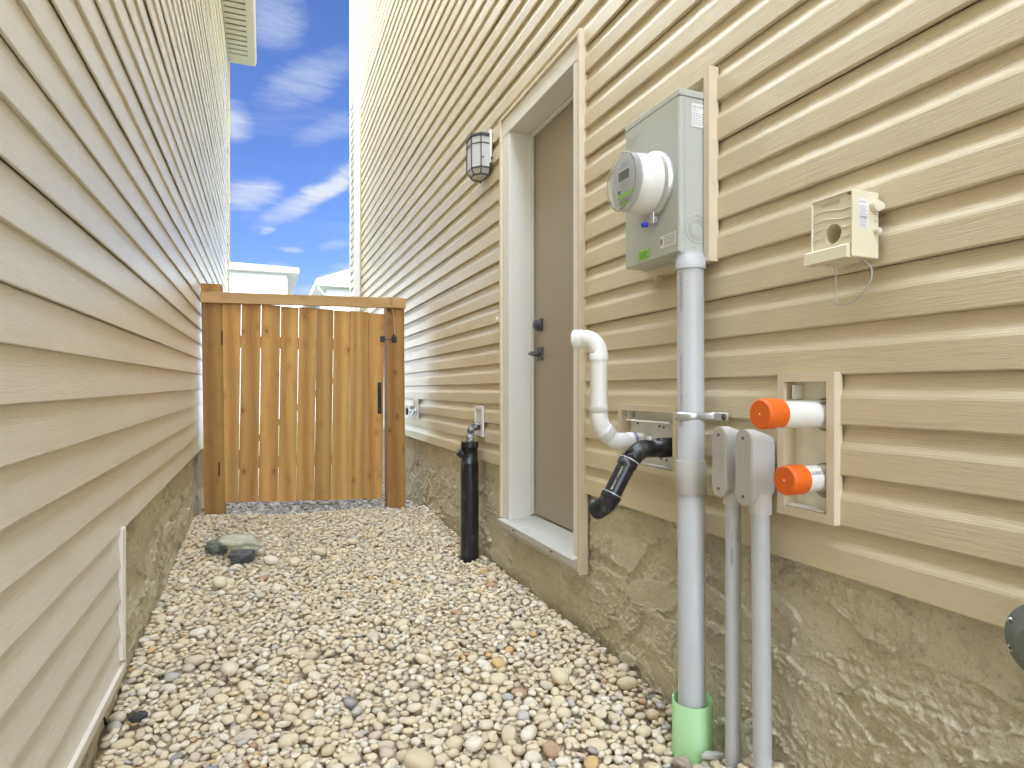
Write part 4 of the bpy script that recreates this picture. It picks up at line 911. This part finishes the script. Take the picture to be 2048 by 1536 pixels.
outer = [(1.205, pcy+r_+0.003)]+outer+[(1.196, pcy-r_-0.001), (1.203, pcy-r_-0.006), (1.203, pcy-r_-0.058)]
n = len(outer)
for (z0, z1, ex) in ((zs-0.012, zs+0.012, 0.0),):
    vs = [(x, y, z0) for x, y in outer]+[(x, y, z0+0.006) for x, y in outer]+[(x, y, z1-0.006) for x, y in outer]+[(x, y, z1) for x, y in outer]
    for j in (1, 2):
        for i in range(n-3):
            x, y, z = vs[j*n+i]; dx, dy = x-pcx, y-pcy; L = math.hypot(dx, dy); vs[j*n+i] = (x+dx/L*0.0022, y+dy/L*0.0022, z)
    mb.add(vs, [(j*n+i, j*n+i+1, (j+1)*n+i+1, (j+1)*n+i) for j in range(3) for i in range(n-1)], True)
stp = mb.build('strap', 'galvanised', SC, fix=False); md = stp.modifiers.new('thick', 'SOLIDIFY'); md.thickness = 0.0016
mb = MB(); mb.tube([(1.203, pcy-r_-0.043, zs), (1.198, pcy-r_-0.043, zs)], [0.0075, 0.0055], 16); mb.tube([(1.2025, pcy-r_-0.043, zs), (1.2015, pcy-r_-0.043, zs)], 0.010, 16); mb.split('screw', 'screw_dark', stp)

# green sleeve
mb = MB(); N = 48; ro, ri = 0.057, 0.0535; zt_, zb_ = -0.893, -1.16
def rg_(r, z): return [(1.153+r*math.cos(2*math.pi*k/N), 1.490+r*math.sin(2*math.pi*k/N), z+(0.004*math.sin(2*math.pi*k/N+1) if z > -1 else 0)) for k in range(N)]
vs = rg_(ro, zb_)+rg_(ro, zt_)+rg_(ri, zt_)+rg_(ri, zb_)
mb.add(vs, [(j*N+k, j*N+(k+1) % N, (j+1)*N+(k+1) % N, (j+1)*N+k) for j in range(3) for k in range(N)], True)
tag(mb.build('pipe_sleeve', 'sleeve_green', origin=(1.153, 1.490, -1.06)), 'light green open pipe sleeve round the foot of the thick grey conduit', 'pipe sleeve')
# broken slab end and dry weed beside the sleeve
mb = MB(); mb.prism([(1.125, 1.415), (1.150, 1.426), (1.192, 1.402), (1.186, 1.388), (1.150, 1.400)], 'z', -1.022, -1.008)
tag(mb.build('stone_shard', 'conduit_fitting', origin=(1.11, 1.40, -1.04), bevel=0.003), 'flat grey stone shard propped beside the green sleeve', 'stone')
mb = MB(); c0 = Vector((1.185, 1.405, -1.015))
for k in range(16):
    a = random.uniform(0, 6.28); L = random.uniform(0.02, 0.05); e = c0+Vector((math.cos(a)*L*0.5, math.sin(a)*L*0.8, random.uniform(0.0, 0.05))); mb.tube([c0, (c0+e)/2+Vector((0, 0, 0.004)), e], [0.0006, 0.0005, 0.0003], 4)
tag(mb.build('dry_weed', 'dry_weed', origin=(1.185, 1.405, -1.04)), 'wispy dry weed growing between the green sleeve and the thin conduit', 'weed')

# =================================================================== SMALL CONDUITS WITH ACCESS ELBOWS
def lb(cy, zt, zb, width, pr2, xface, label, pipe_y, zpipe, words):
    t = thing('conduit_elbow', (1.165, cy, -1.05), label, 'conduit', 'small grey conduits with access covers')
    b = MB(); w = width/2; n = 16
    prof = [(cy+w*math.cos(math.pi*k/n), zt-w+w*math.sin(math.pi*k/n)) for k in range(n+1)]+[(cy-w*math.cos(math.pi*k/n), zb+w-w*math.sin(math.pi*k/n)) for k in range(n+1)]
    cyc, czc = cy, (zt+zb)/2
    lay = []
    for (x, s) in ((xface+0.006, 1.0), (xface+0.030, 0.985), (xface+0.060, 0.90), (1.200, 0.82)):
        lay.append([(x, cyc+(y-cyc)*s, czc+(z-czc)*(s if x > xface+0.04 else 1)) for y, z in prof])
    m_ = len(prof); vs = [v for l in lay for v in l]
    b.add(vs, [(j*m_+i, j*m_+(i+1) % m_, (j+1)*m_+(i+1) % m_, (j+1)*m_+i) for j in range(3) for i in range(m_)], True); b.add(lay[0], [tuple(range(m_))]); b.add(lay[-1], [tuple(range(m_))])
    b.tube([(1.165, pipe_y, zb+0.03), (1.165, pipe_y, zb-0.022)], pr2+0.005, 26); b.build('body', 'conduit_fitting', t)
    b = MB(); b.add([(xface+0.0055, y, z) for y, z in prof]+[(xface+0.001, y, z) for y, z in prof]+[(xface, cyc+(y-cyc)*0.94, czc+(z-czc)*0.98) for y, z in prof], [(j*m_+i, j*m_+(i+1) % m_, (j+1)*m_+(i+1) % m_, (j+1)*m_+i) for j in range(2) for i in range(m_)]+[tuple(range(2*m_, 3*m_))])
    cv = b.build('cover', 'cover_grey', t)
    b = MB()
    for z in (zt-0.022, zb+0.022): b.tube([(xface+0.0005, cy, z), (xface-0.002, cy, z)], [0.0045, 0.0038], 12)
    b.split('screw', 'screw_dark', cv)
    b = MB(); vs_, fs_ = text2d(words, 0.011)
    b.add([(xface-0.0008, cy+0.004-y, czc+0.036-x*1.0) for x, y in vs_], fs_); vs_, fs_ = text2d('TYPE LB', 0.008); b.add([(xface-0.0008, cy-0.010-y, czc+0.030-x) for x, y in vs_], fs_); b.build('embossed_words', 'conduit_grey', cv)
    b = MB(); b.tube([(1.165, pipe_y, zb-0.015), (1.165, pipe_y-zpipe, -1.15)], pr2, 30); pp = b.build('pipe', 'conduit_grey', t)
    return t, pp
_, pa = lb(1.338, -0.097, -0.283, 0.052, 0.0205, 1.120, 'thin grey conduit with a capped elbow, beside the thick conduit', 1.334, 0.0, 'CARLON')
_, pb = lb(1.245, -0.099, -0.290, 0.056, 0.0225, 1.118, 'thin grey conduit with a capped elbow, nearer the orange capped pipes', 1.236, 0.010, 'SCEPTER')
mb = MB(); a_ = math.atan2(-1.334, -1.165)
pipe_text(mb, '35 (1-1/4)', 0.010, 1.165, 1.334, 0.0211, a_+0.35, -0.40, True, 0.8); mb.build('lettering', 'ink_grey', pa); mb = MB(); pipe_text(mb, '1-1/4 X8', 0.008, 1.165, 1.334, 0.0211, a_-0.25, -0.40, True, 0.8)
mb.build('lettering', 'ink_grey', pa); mb = MB()
for i in range(14): 
    z = -0.46+i*0.0030; a = a_-0.3; mb.add([(1.165+0.0211*math.cos(a+d), 1.334+0.0211*math.sin(a+d), z+h) for d, h in ((0, 0), (0.28, 0), (0.28, 0.0015), (0, 0.0015))], [(0, 1, 2, 3)])
mb.build('lettering', 'ink_grey', pa)

# =================================================================== ORANGE CAPPED PIPES
def capped(y, z, x0, x1, rad, label, words=None, droop=0.0):
    t = thing('capped_pipe', (1.235, y, z-rad), label, 'pipe', 'orange capped white pipes in the wall opening')
    b = MB(); b.tube([(1.245, y, z-droop), (x0+0.01, y, z)], rad-0.003, 36); p = b.build('pipe', 'pvc_white', t)
    b = MB(); b.tube([(x1, y, z), (x0+0.006, y, z), (x0+0.002, y, z), (x0, y, z)], [rad+0.001, rad+0.0015, rad, rad-0.003], 40); c = b.build('cap', 'cap_orange', t)
    b = MB(); b.tube([(x0+0.0008, y, z), (x0-0.0012, y, z)], [0.0022, 0.0015], 10); b.build('moulding_mark', 'pvc_cream', c)
    return t, p, c
t, p, c1 = capped(1.102, -0.054, 1.037, 1.092, 0.0335, 'upper and longer white pipe with an orange cap', droop=0.006)
mb = MB(); vs = []
for k in range(4):
    a = 4.15+0.45*k/3; vs += [(1.070, 1.102+0.0354*math.cos(a), -0.054+0.0354*math.sin(a)), (1.088, 1.102+0.0354*math.cos(a), -0.054+0.0354*math.sin(a))]
mb.add(vs, [(2*k, 2*k+1, 2*k+3, 2*k+2) for k in range(3)]); mb.build('sticker', 'paper', c1)
t, p, c2 = capped(1.100, -0.207, 1.106, 1.155, 0.0335, 'lower and shorter white pipe with an orange cap')
mb = MB(); vs, fs = text2d('CLEARANCE TO COMB', 0.0125); out = []
for x, y in vs:
    a = math.pi-0.25-(0.0-y/0.0307); a = math.pi*0.86-y/0.0307; out.append((1.158+x*0.62, 1.100+0.0309*math.cos(a), -0.207+0.0309*math.sin(a)))
mb.add(out, fs); mb.build('lettering', 'ink', p)

# =================================================================== WHITE VENT PIPE
WV = thing('white_vent_pipe', (1.235, 1.842, -0.20), 'white vent pipe with three elbows rising past the door trim', 'vent pipe')
y_ = 1.842; r_ = 0.0285
mb = MB(); mb.tube([(1.245, y_, -0.176), (1.15, y_, -0.176)], r_, 32); mb.tube([(1.044, y_, -0.075), (1.044, y_, 0.115)], r_, 32)
for k_ in range(2):
    b_ = MB(); b_.tube([(1.245, y_, -0.176), (1.15, y_, -0.176)] if k_ else [(1.044, y_, -0.075), (1.044, y_, 0.115)], r_, 32); b_.build('pipe', 'pvc_white', WV)
def elbow(name, pts, r, mat, parent, c0=0.03, c1=0.03, ex=0.0035, n=36):
    b = MB(); pts = [Vector(p) for p in pts]; d0 = (pts[1]-pts[0]).normalized(); d1 = (pts[-1]-pts[-2]).normalized()
    P = [pts[0], pts[0]+d0*c0, pts[0]+d0*(c0+0.0015)]+pts[1:-1]+[pts[-1]-d1*(c1+0.0015), pts[-1]-d1*c1, pts[-1]]
    Rr = [r+ex, r+ex, r+0.0012]+[r+0.0012]*(len(pts)-2)+[r+0.0012, r+ex, r+ex]
    b.tube(P, Rr, n); return b.build(name, mat, parent)
s2 = math.sqrt(0.5)
# wall -> 45 up
a0 = Vector((1.178, y_, -0.176)); A = [a0, a0+Vector((-0.024, 0, 0))]+[Vector((1.130, y_, -0.116))+Vector((-math.sin(t_), 0, -math.cos(t_)))*0.060 for t_ in (0.15, 0.35, 0.55, 0.785)]
e = A[-1]; A.append(e+Vector((-s2, 0, s2))*0.030)
elbow('elbow', A, r_, 'pvc_white', WV, 0.02, 0.022)
b0 = A[-1]-Vector((-s2, 0, s2))*0.004; tgt = Vector((1.044, y_, -0.052))
B = [b0, b0+(Vector((-s2, 0, s2))*0.018), Vector((1.0475, y_, -0.100)), Vector((1.044, y_, -0.085)), Vector((1.044, y_, -0.068)), tgt]
elbow('elbow', B, r_, 'pvc_white', WV, 0.012, 0.022)
mdir = Vector((-0.62, 0.785, 0)); c0 = Vector((1.044, y_, 0.100)); rad = 0.052; C = [c0, Vector((1.044, y_, 0.122))]
for t_ in (0.2, 0.45, 0.7, 0.95, 1.2, 1.45, math.pi/2): C.append(Vector((1.044, y_, 0.122))+mdir*(rad*(1-math.cos(t_)))+Vector((0, 0, rad*math.sin(t_))))
C.append(C[-1]+mdir*0.036)
elbow('elbow', C, r_, 'pvc_white', WV, 0.022, 0.026)
mb = MB(); mb.tube([(1.181, y_, -0.176), (1.172, y_, -0.176)], r_+0.0045, 36, False, False); mb.build('primer_ring', 'primer_purple', WV)
mb = MB(); mb.tube([b0-Vector((-s2, 0, s2))*0.003, b0+Vector((-s2, 0, s2))*0.001], r_+0.0030, 36); mb.build('seam_ring', 'ink_grey', WV)

# =================================================================== BLACK VENT PIPE
BV = thing('black_vent_pipe', (1.235, 1.697, -0.22), 'short black vent pipe slanting down out of the wall opening', 'vent pipe')
y_ = 1.697; r_ = 0.0285; zc = -0.186
mb = MB(); mb.tube([(1.240, y_, zc), (1.2, y_, zc)], r_, 32); d45 = Vector((-s2, 0, -s2)); q0 = Vector((1.075, y_, -0.215)); q1 = Vector((0.998, y_, -0.343)); d45 = (q1-q0).normalized(); mb.tube([q0, q1], r_, 32); mb.split('pipe', 'abs_black', BV)
A = [Vector((1.236, y_, zc)), Vector((1.18, y_, zc)), Vector((1.140, y_, zc)), Vector((1.118, y_, zc-0.003)), Vector((1.098, y_, zc-0.014)), Vector((1.083, y_, zc-0.029)), q0+d45*0.004, q0+d45*0.030]
elbow('elbow', A, r_, 'abs_black', BV, 0.055, 0.026)
mdir = Vector((-0.25, 0.9, -0.35)).normalized(); B = [q1-d45*0.022, q1, q1+d45*0.010+mdir*0.004, q1+d45*0.018+mdir*0.013, q1+d45*0.021+mdir*0.024, q1+d45*0.021+mdir*0.044]
elbow('elbow', B, r_, 'abs_black', BV, 0.018, 0.014)
mb = MB(); e_ = q0+d45*0.006; mb.tube([e_, e_+d45*0.0025], r_+0.0042, 36, False, False); e_ = q1-d45*0.0225; mb.tube([e_, e_+d45*0.0020], r_+0.0042, 36, False, False); mb.split('glue_line', 'face_grey', BV)
mb = MB(); mb.box(1.130, 1.142, y_-0.022, y_-0.006, zc+0.027, zc+0.038, 0.001); mb.build('cable_tie', 'pvc_white', BV)
mb = MB(); vs, fs = text2d('ABS DWV 1.5 PLENUM', 0.009); bn = d45.cross(Vector((0, 1, 0))).normalized(); out = []
for x, y in vs:
    a = y/0.029; nrm = (Vector((0, -1, 0))*math.cos(a+0.75)+(-bn)*math.sin(a+0.75)) if (-bn).x < 0 else (Vector((0, -1, 0))*math.cos(a+0.75)+bn*math.sin(a+0.75)); out.append(q1-d45*(0.030+x*0.9)+nrm*(r_+0.0006))
mb.add(out, fs); mb.build('lettering', 'pvc_cream', BV)

# =================================================================== TRANSMITTER
TX = thing('meter_transmitter', (1.21, 0.99, 0.28), 'cream plastic meter transmitter with a wire loop, on the siding right of the cabinet', 'transmitter')
ty0, ty1, tz0, tz1, tx0 = 0.940, 1.046, 0.277, 0.416, 1.132
# housing with the round hole in its front: built as side shell + front plate with hole
mb = MB(); hcY, hcZ, hr = 0.990, 0.334, 0.021; N = 32
rect = []
for k in range(N):
    a = 2*math.pi*k/N; c, s = math.cos(a), math.sin(a)
    fxr = min(((ty1-0.004-hcY) if c > 0 else (hcY-ty0-0.004))/max(abs(c), 1e-6), ((tz1-0.004-hcZ) if s > 0 else (hcZ-tz0-0.004))/max(abs(s), 1e-6)); rect.append((hcY+c*fxr, hcZ+s*fxr))
vs = [(tx0, hcY+hr*math.cos(2*math.pi*k/N), hcZ+hr*math.sin(2*math.pi*k/N)) for k in range(N)]+[(tx0, y, z) for y, z in rect]+[(tx0+0.045, hcY+hr*math.cos(2*math.pi*k/N), hcZ+hr*math.sin(2*math.pi*k/N)) for k in range(N)]
mb.add(vs, [(k, (k+1) % N, N+(k+1) % N, N+k) for k in range(N)]+[(k, 2*N+k, 2*N+(k+1) % N, (k+1) % N) for k in range(N)]+[tuple(range(2*N, 3*N))])
mb.box(tx0-0.003, 1.205, ty0, ty0+0.004, tz0, tz1, 0.0015); mb.box(tx0-0.003, 1.205, ty1-0.004, ty1, tz0, tz1, 0.0015); mb.box(tx0-0.003, 1.205, ty0+0.0041, ty1-0.0041, tz1-0.004, tz1, 0.0015); mb.box(tx0, 1.205, ty0+0.0041, ty1-0.0041, tz0, tz0+0.004, 0.001)
mb.prism([(tx0+0.001, tz0+0.030), (tx0-0.012, tz0+0.024), (tx0-0.014, tz0-0.001), (tx0+0.020, tz0-0.001), (tx0+0.020, tz0+0.030)], 'y', ty0+0.006, ty1+0.010)
mb.box(1.15, 1.165, 1.012, 1.026, tz0-0.008, tz0-0.001, 0.001)
hs = mb.build('housing', 'transmitter_cream', TX, fix=False)
mb = MB()
for j in range(4):
    z = 0.384-j*0.019; pts = []
    for k in range(15):
        t_ = k/14; y = ty1-0.006-(ty1-ty0-0.014)*t_; zz_ = z+0.004*math.sin(t_*5.5)
        if (y-hcY)**2+(zz_-hcZ)**2 > (hr+0.002)**2: pts.append((tx0-0.0002, y, zz_))
        else:
            if len(pts) > 1: mb.tube(pts, 0.0012, 6)
            pts = []
    if len(pts) > 1: mb.tube(pts, 0.0012, 6)
for dz in (-0.0, ): mb.box(tx0-0.002, tx0+0.001, hcY+hr-0.002, hcY+hr+0.006, hcZ-0.001, hcZ+0.006, 0.001); mb.box(tx0-0.002, tx0+0.001, hcY-hr-0.008, hcY-hr, hcZ+0.006, hcZ+0.012, 0.001)
mb.build('wave_ridges', 'transmitter_cream', hs)
mb = MB(); flat_text(mb, 'sensus', 0.0175, (tx0-0.0012, 1.020, 0.396), mY, Z_, 1.05); mb.build('embossed_name', 'sheathing', hs)
mb = MB(); flat_quad(mb, (1.147, ty0-0.0004, 0.337), (1, 0, 0), Z_, 0.0265, 0.062); mb.build('sticker', 'paper', hs)
mb = MB(); flat_text(mb, 'sensus', 0.0072, (1.149, ty0-0.0008, 0.390), (1, 0, 0), Z_); 
for i in range(11):
    if i in (4, 5): continue
    flat_quad(mb, (1.149, ty0-0.0008, 0.340+i*0.0042), (1, 0, 0), Z_, 0.018 if i % 2 else 0.021, 0.0010)
for i in range(13): flat_quad(mb, (1.149+i*0.0017, ty0-0.0008, 0.3565), (1, 0, 0), Z_, 0.0006+0.0006*(i % 2), 0.006)
flat_quad(mb, (1.190, ty0-0.0008, 0.368), (1, 0, 0), Z_, 0.012, 0.0012); flat_quad(mb, (1.190, ty0-0.0008, 0.354), (1, 0, 0), Z_, 0.009, 0.0012)
mb.build('sticker_print', 'ink_grey', hs)
mb = MB(); mb.tube([(1.190, ty0+0.001, 0.385), (1.190, ty0-0.012, 0.385)], [0.013, 0.012], 20); mb.tube([(1.203, ty0+0.001, 0.386), (1.203, ty0-0.010, 0.386)], [0.009, 0.008], 16); mb.tube([(1.195, ty0+0.001, 0.334), (1.195, ty0-0.011, 0.334)], [0.0065, 0.006], 14); mb.split('knob', 'transmitter_cream', hs)
# wire loop hanging below
mb = MB()
import mathutils
ctrl = [(1.165, 1.015, 0.272), (1.170, 1.016, 0.245), (1.175, 1.022, 0.215), (1.178, 1.022, 0.195), (1.180, 1.005, 0.186), (1.184, 0.975, 0.196), (1.188, 0.948, 0.225), (1.190, 0.945, 0.255), (1.186, 0.957, 0.272), (1.178, 0.968, 0.279)]
def crom(P, n=8):
    P = [Vector(p) for p in P]; Q = [P[0]*2-P[1]]+P+[P[-1]*2-P[-2]]; out = []
    for i in range(1, len(Q)-2):
        for k in range(n):
            t = k/n; a, b, c, d = Q[i-1], Q[i], Q[i+1], Q[i+2]; out.append(0.5*((2*b)+(c-a)*t+(2*a-5*b+4*c-d)*t*t+(3*b-a-3*c+d)*t**3))
    return out+[P[-1]]
mb.tube(crom(ctrl), 0.0017, 8); mb.build('wire', 'wire_grey', TX)

# =================================================================== GAS REGULATOR (cut by the right edge of the picture)
rc = Vector((1.118, 0.585, -0.392))
GR = thing('gas_regulator', (1.14, 0.585, -0.50), 'dark green grey gas regulator disc with screws at the right edge', 'gas regulator')
mb = MB(); mb.tube([rc+Vector((0.020, 0, 0)), rc+Vector((0.014, 0, 0)), rc+Vector((0.012, 0, 0)), rc, rc+Vector((-0.003, 0, 0)), rc+Vector((-0.010, 0, 0)), rc+Vector((-0.030, 0, 0))], [0.058, 0.064, 0.064, 0.064, 0.061, 0.046, 0.030], 48)
mb.tube([rc+Vector((0.01, 0, 0)), rc+Vector((0.07, 0, 0))], [0.055, 0.03], 32); mb.tube([rc+Vector((0.045, 0, 0)), rc+Vector((0.045, 0, -0.75))], 0.0135, 20); mb.tube([rc+Vector((0.045, 0, 0)), rc+Vector((0.045, -0.12, 0)), rc+Vector((0.045, -0.14, 0.02)), rc+Vector((0.045, -0.145, 0.2))], 0.0135, 20)
bd = mb.build('body', 'regulator_green', GR)
mb = MB()
for k in range(8):
    a = k*math.pi/4+math.pi/8; c = rc+Vector((0, math.cos(a)*0.056, math.sin(a)*0.056)); mb.tube([c+Vector((-0.001, 0, 0)), c+Vector((-0.005, 0, 0)), c+Vector((-0.006, 0, 0))], [0.0062, 0.0056, 0.004], 14)
mb.split('screw', 'galvanised', bd)
mb = MB()
for k in range(8):
    a = k*math.pi/4+math.pi/8; c = rc+Vector((-0.0066, math.cos(a)*0.056, math.sin(a)*0.056)); mb.box(c.x, c.x+0.001, c.y-0.0032, c.y+0.0032, c.z-0.0007, c.z+0.0007); mb.box(c.x-0.0003, c.x+0.0007, c.y-0.0007, c.y+0.0007, c.z-0.0032, c.z+0.0032)
mb.split('screw_slot', 'ink', bd)

# =================================================================== HOUSES BEHIND
def back_house(name_label, x0, x1, y0, y1, ze, over, pitch, roofmat, label):
    t = thing('back_house', ((x0+x1)/2, y0, -1.0), label, 'house')
    b = MB(); b.box(x0, x1, y0, y1, -1.05, ze); w = b.build('wall', 'house_white', t)
    b = MB(); n = int((ze+1)/0.16)
    for i in range(n): b.box(x0-0.012, x1+0.012, y0-0.012, y0-0.001, -0.95+i*0.16, -0.95+i*0.16+0.012)
    for i in range(n):
        b.box(x1+0.001, x1+0.02, y0, y1, -0.95+i*0.16, -0.95+i*0.16+0.02); b.box(x0-0.02, x0-0.001, y0, y1, -0.95+i*0.16, -0.95+i*0.16+0.02)
    b.build('siding_lines', 'house_trim', w)
    b = MB(); X0_, X1_, Y0_, Y1_ = x0-over, x1+over, y0-over, y1+over
    b.box(X0_, X1_, Y0_, Y1_, ze+0.002, ze+0.02); b.build('soffit', 'soffit_white', t)
    b = MB(); h = 0.22
    b.box(X0_-0.02, X1_+0.02, Y0_-0.04, Y0_, ze, ze+h, 0.01); b.box(X0_-0.04, X0_-0.001, Y0_, Y1_, ze, ze+h, 0.01); b.box(X1_+0.001, X1_+0.04, Y0_, Y1_, ze, ze+h, 0.01); b.build('fascia', 'house_trim', t)
    b = MB(); b.box(x0-0.02, x0+0.10, y0-0.03, y0-0.013, -1, ze-0.001); b.box(x1-0.10, x1+0.02, y0-0.03, y0-0.013, -1, ze-0.001); b.box(x0+0.101, x1-0.101, y0-0.03, y0-0.013, ze-0.30, ze-0.001); b.build('wall_trim', 'house_trim', t)
    dyh = (Y1_-Y0_)/2; r = dyh*pitch; xm0, xm1 = X0_+dyh, X1_-dyh
    if xm0 > xm1: xm0 = xm1 = (X0_+X1_)/2
    zr = ze+h+0.01; ym = (Y0_+Y1_)/2
    b = MB(); b.add([(X0_-0.05, Y0_-0.05, zr), (X1_+0.05, Y0_-0.05, zr), (X1_+0.05, Y1_, zr), (X0_-0.05, Y1_, zr), (xm0, ym, zr+r), (xm1, ym, zr+r)], [(0, 1, 5, 4), (1, 2, 5), (2, 3, 4, 5), (3, 0, 4), (0, 3, 2, 1)]); b.build('roof', 'shingles', t)
    return t
bhl = back_house('', -9.0, 0.86, 27.0, 36.0, 4.70, 0.42, 0.20, 'shingles', 'white house behind the gate, seen at the left of the gap')
mb = MB(); mb.box(-1.15, -0.55, 26.97, 26.985, 3.55, 3.60); mb.box(-1.15, -0.55, 26.97, 26.985, 3.42, 3.46); mb.build('wall_vent', 'soffit_white', bhl)
bhr = back_house('', 2.20, 12.0, 24.0, 33.0, 3.78, 0.42, 0.52, 'shingles', 'white house with grey roof behind the gate, beside the tan house')
mb = MB(); mb.tube([(1.83, 23.62, 3.86), (1.86, 23.72, 3.70), (2.0, 23.9, 3.55), (2.12, 23.94, 3.50), (2.13, 23.94, -0.9)], 0.045, 10); mb.build('downspout', 'house_trim', bhr)
mb = MB(); mb.box(4.1, 5.0, 23.955, 23.968, 1.6, 2.9); mb.build('window', 'window_dark', bhr)
mb = MB(); x = -12.0
mb.box(-14, 14, 44, 44.1, -1.0, 6.2); tag(mb.build('far_garage', 'house_white', origin=(0, 44, -1.0)), 'low pale building far off between the two white houses', 'building')
mb = MB(); 
for i in range(60): mb.box(-9+i*0.3, -9+i*0.3+0.27, 20.0, 20.03, -1.0, 0.55)
mb.box(-9, 9, 20.03, 20.08, 0.2, 0.3); mb.box(-9, 9, 20.03, 20.08, -0.7, -0.6)
tag(mb.build('yard_fence', 'house_trim', origin=(0, 20, -1.0)), 'white board fence across the yard behind the gate', 'fence')

for o in bpy.data.objects:
    if '_w' in o: del o['_w']
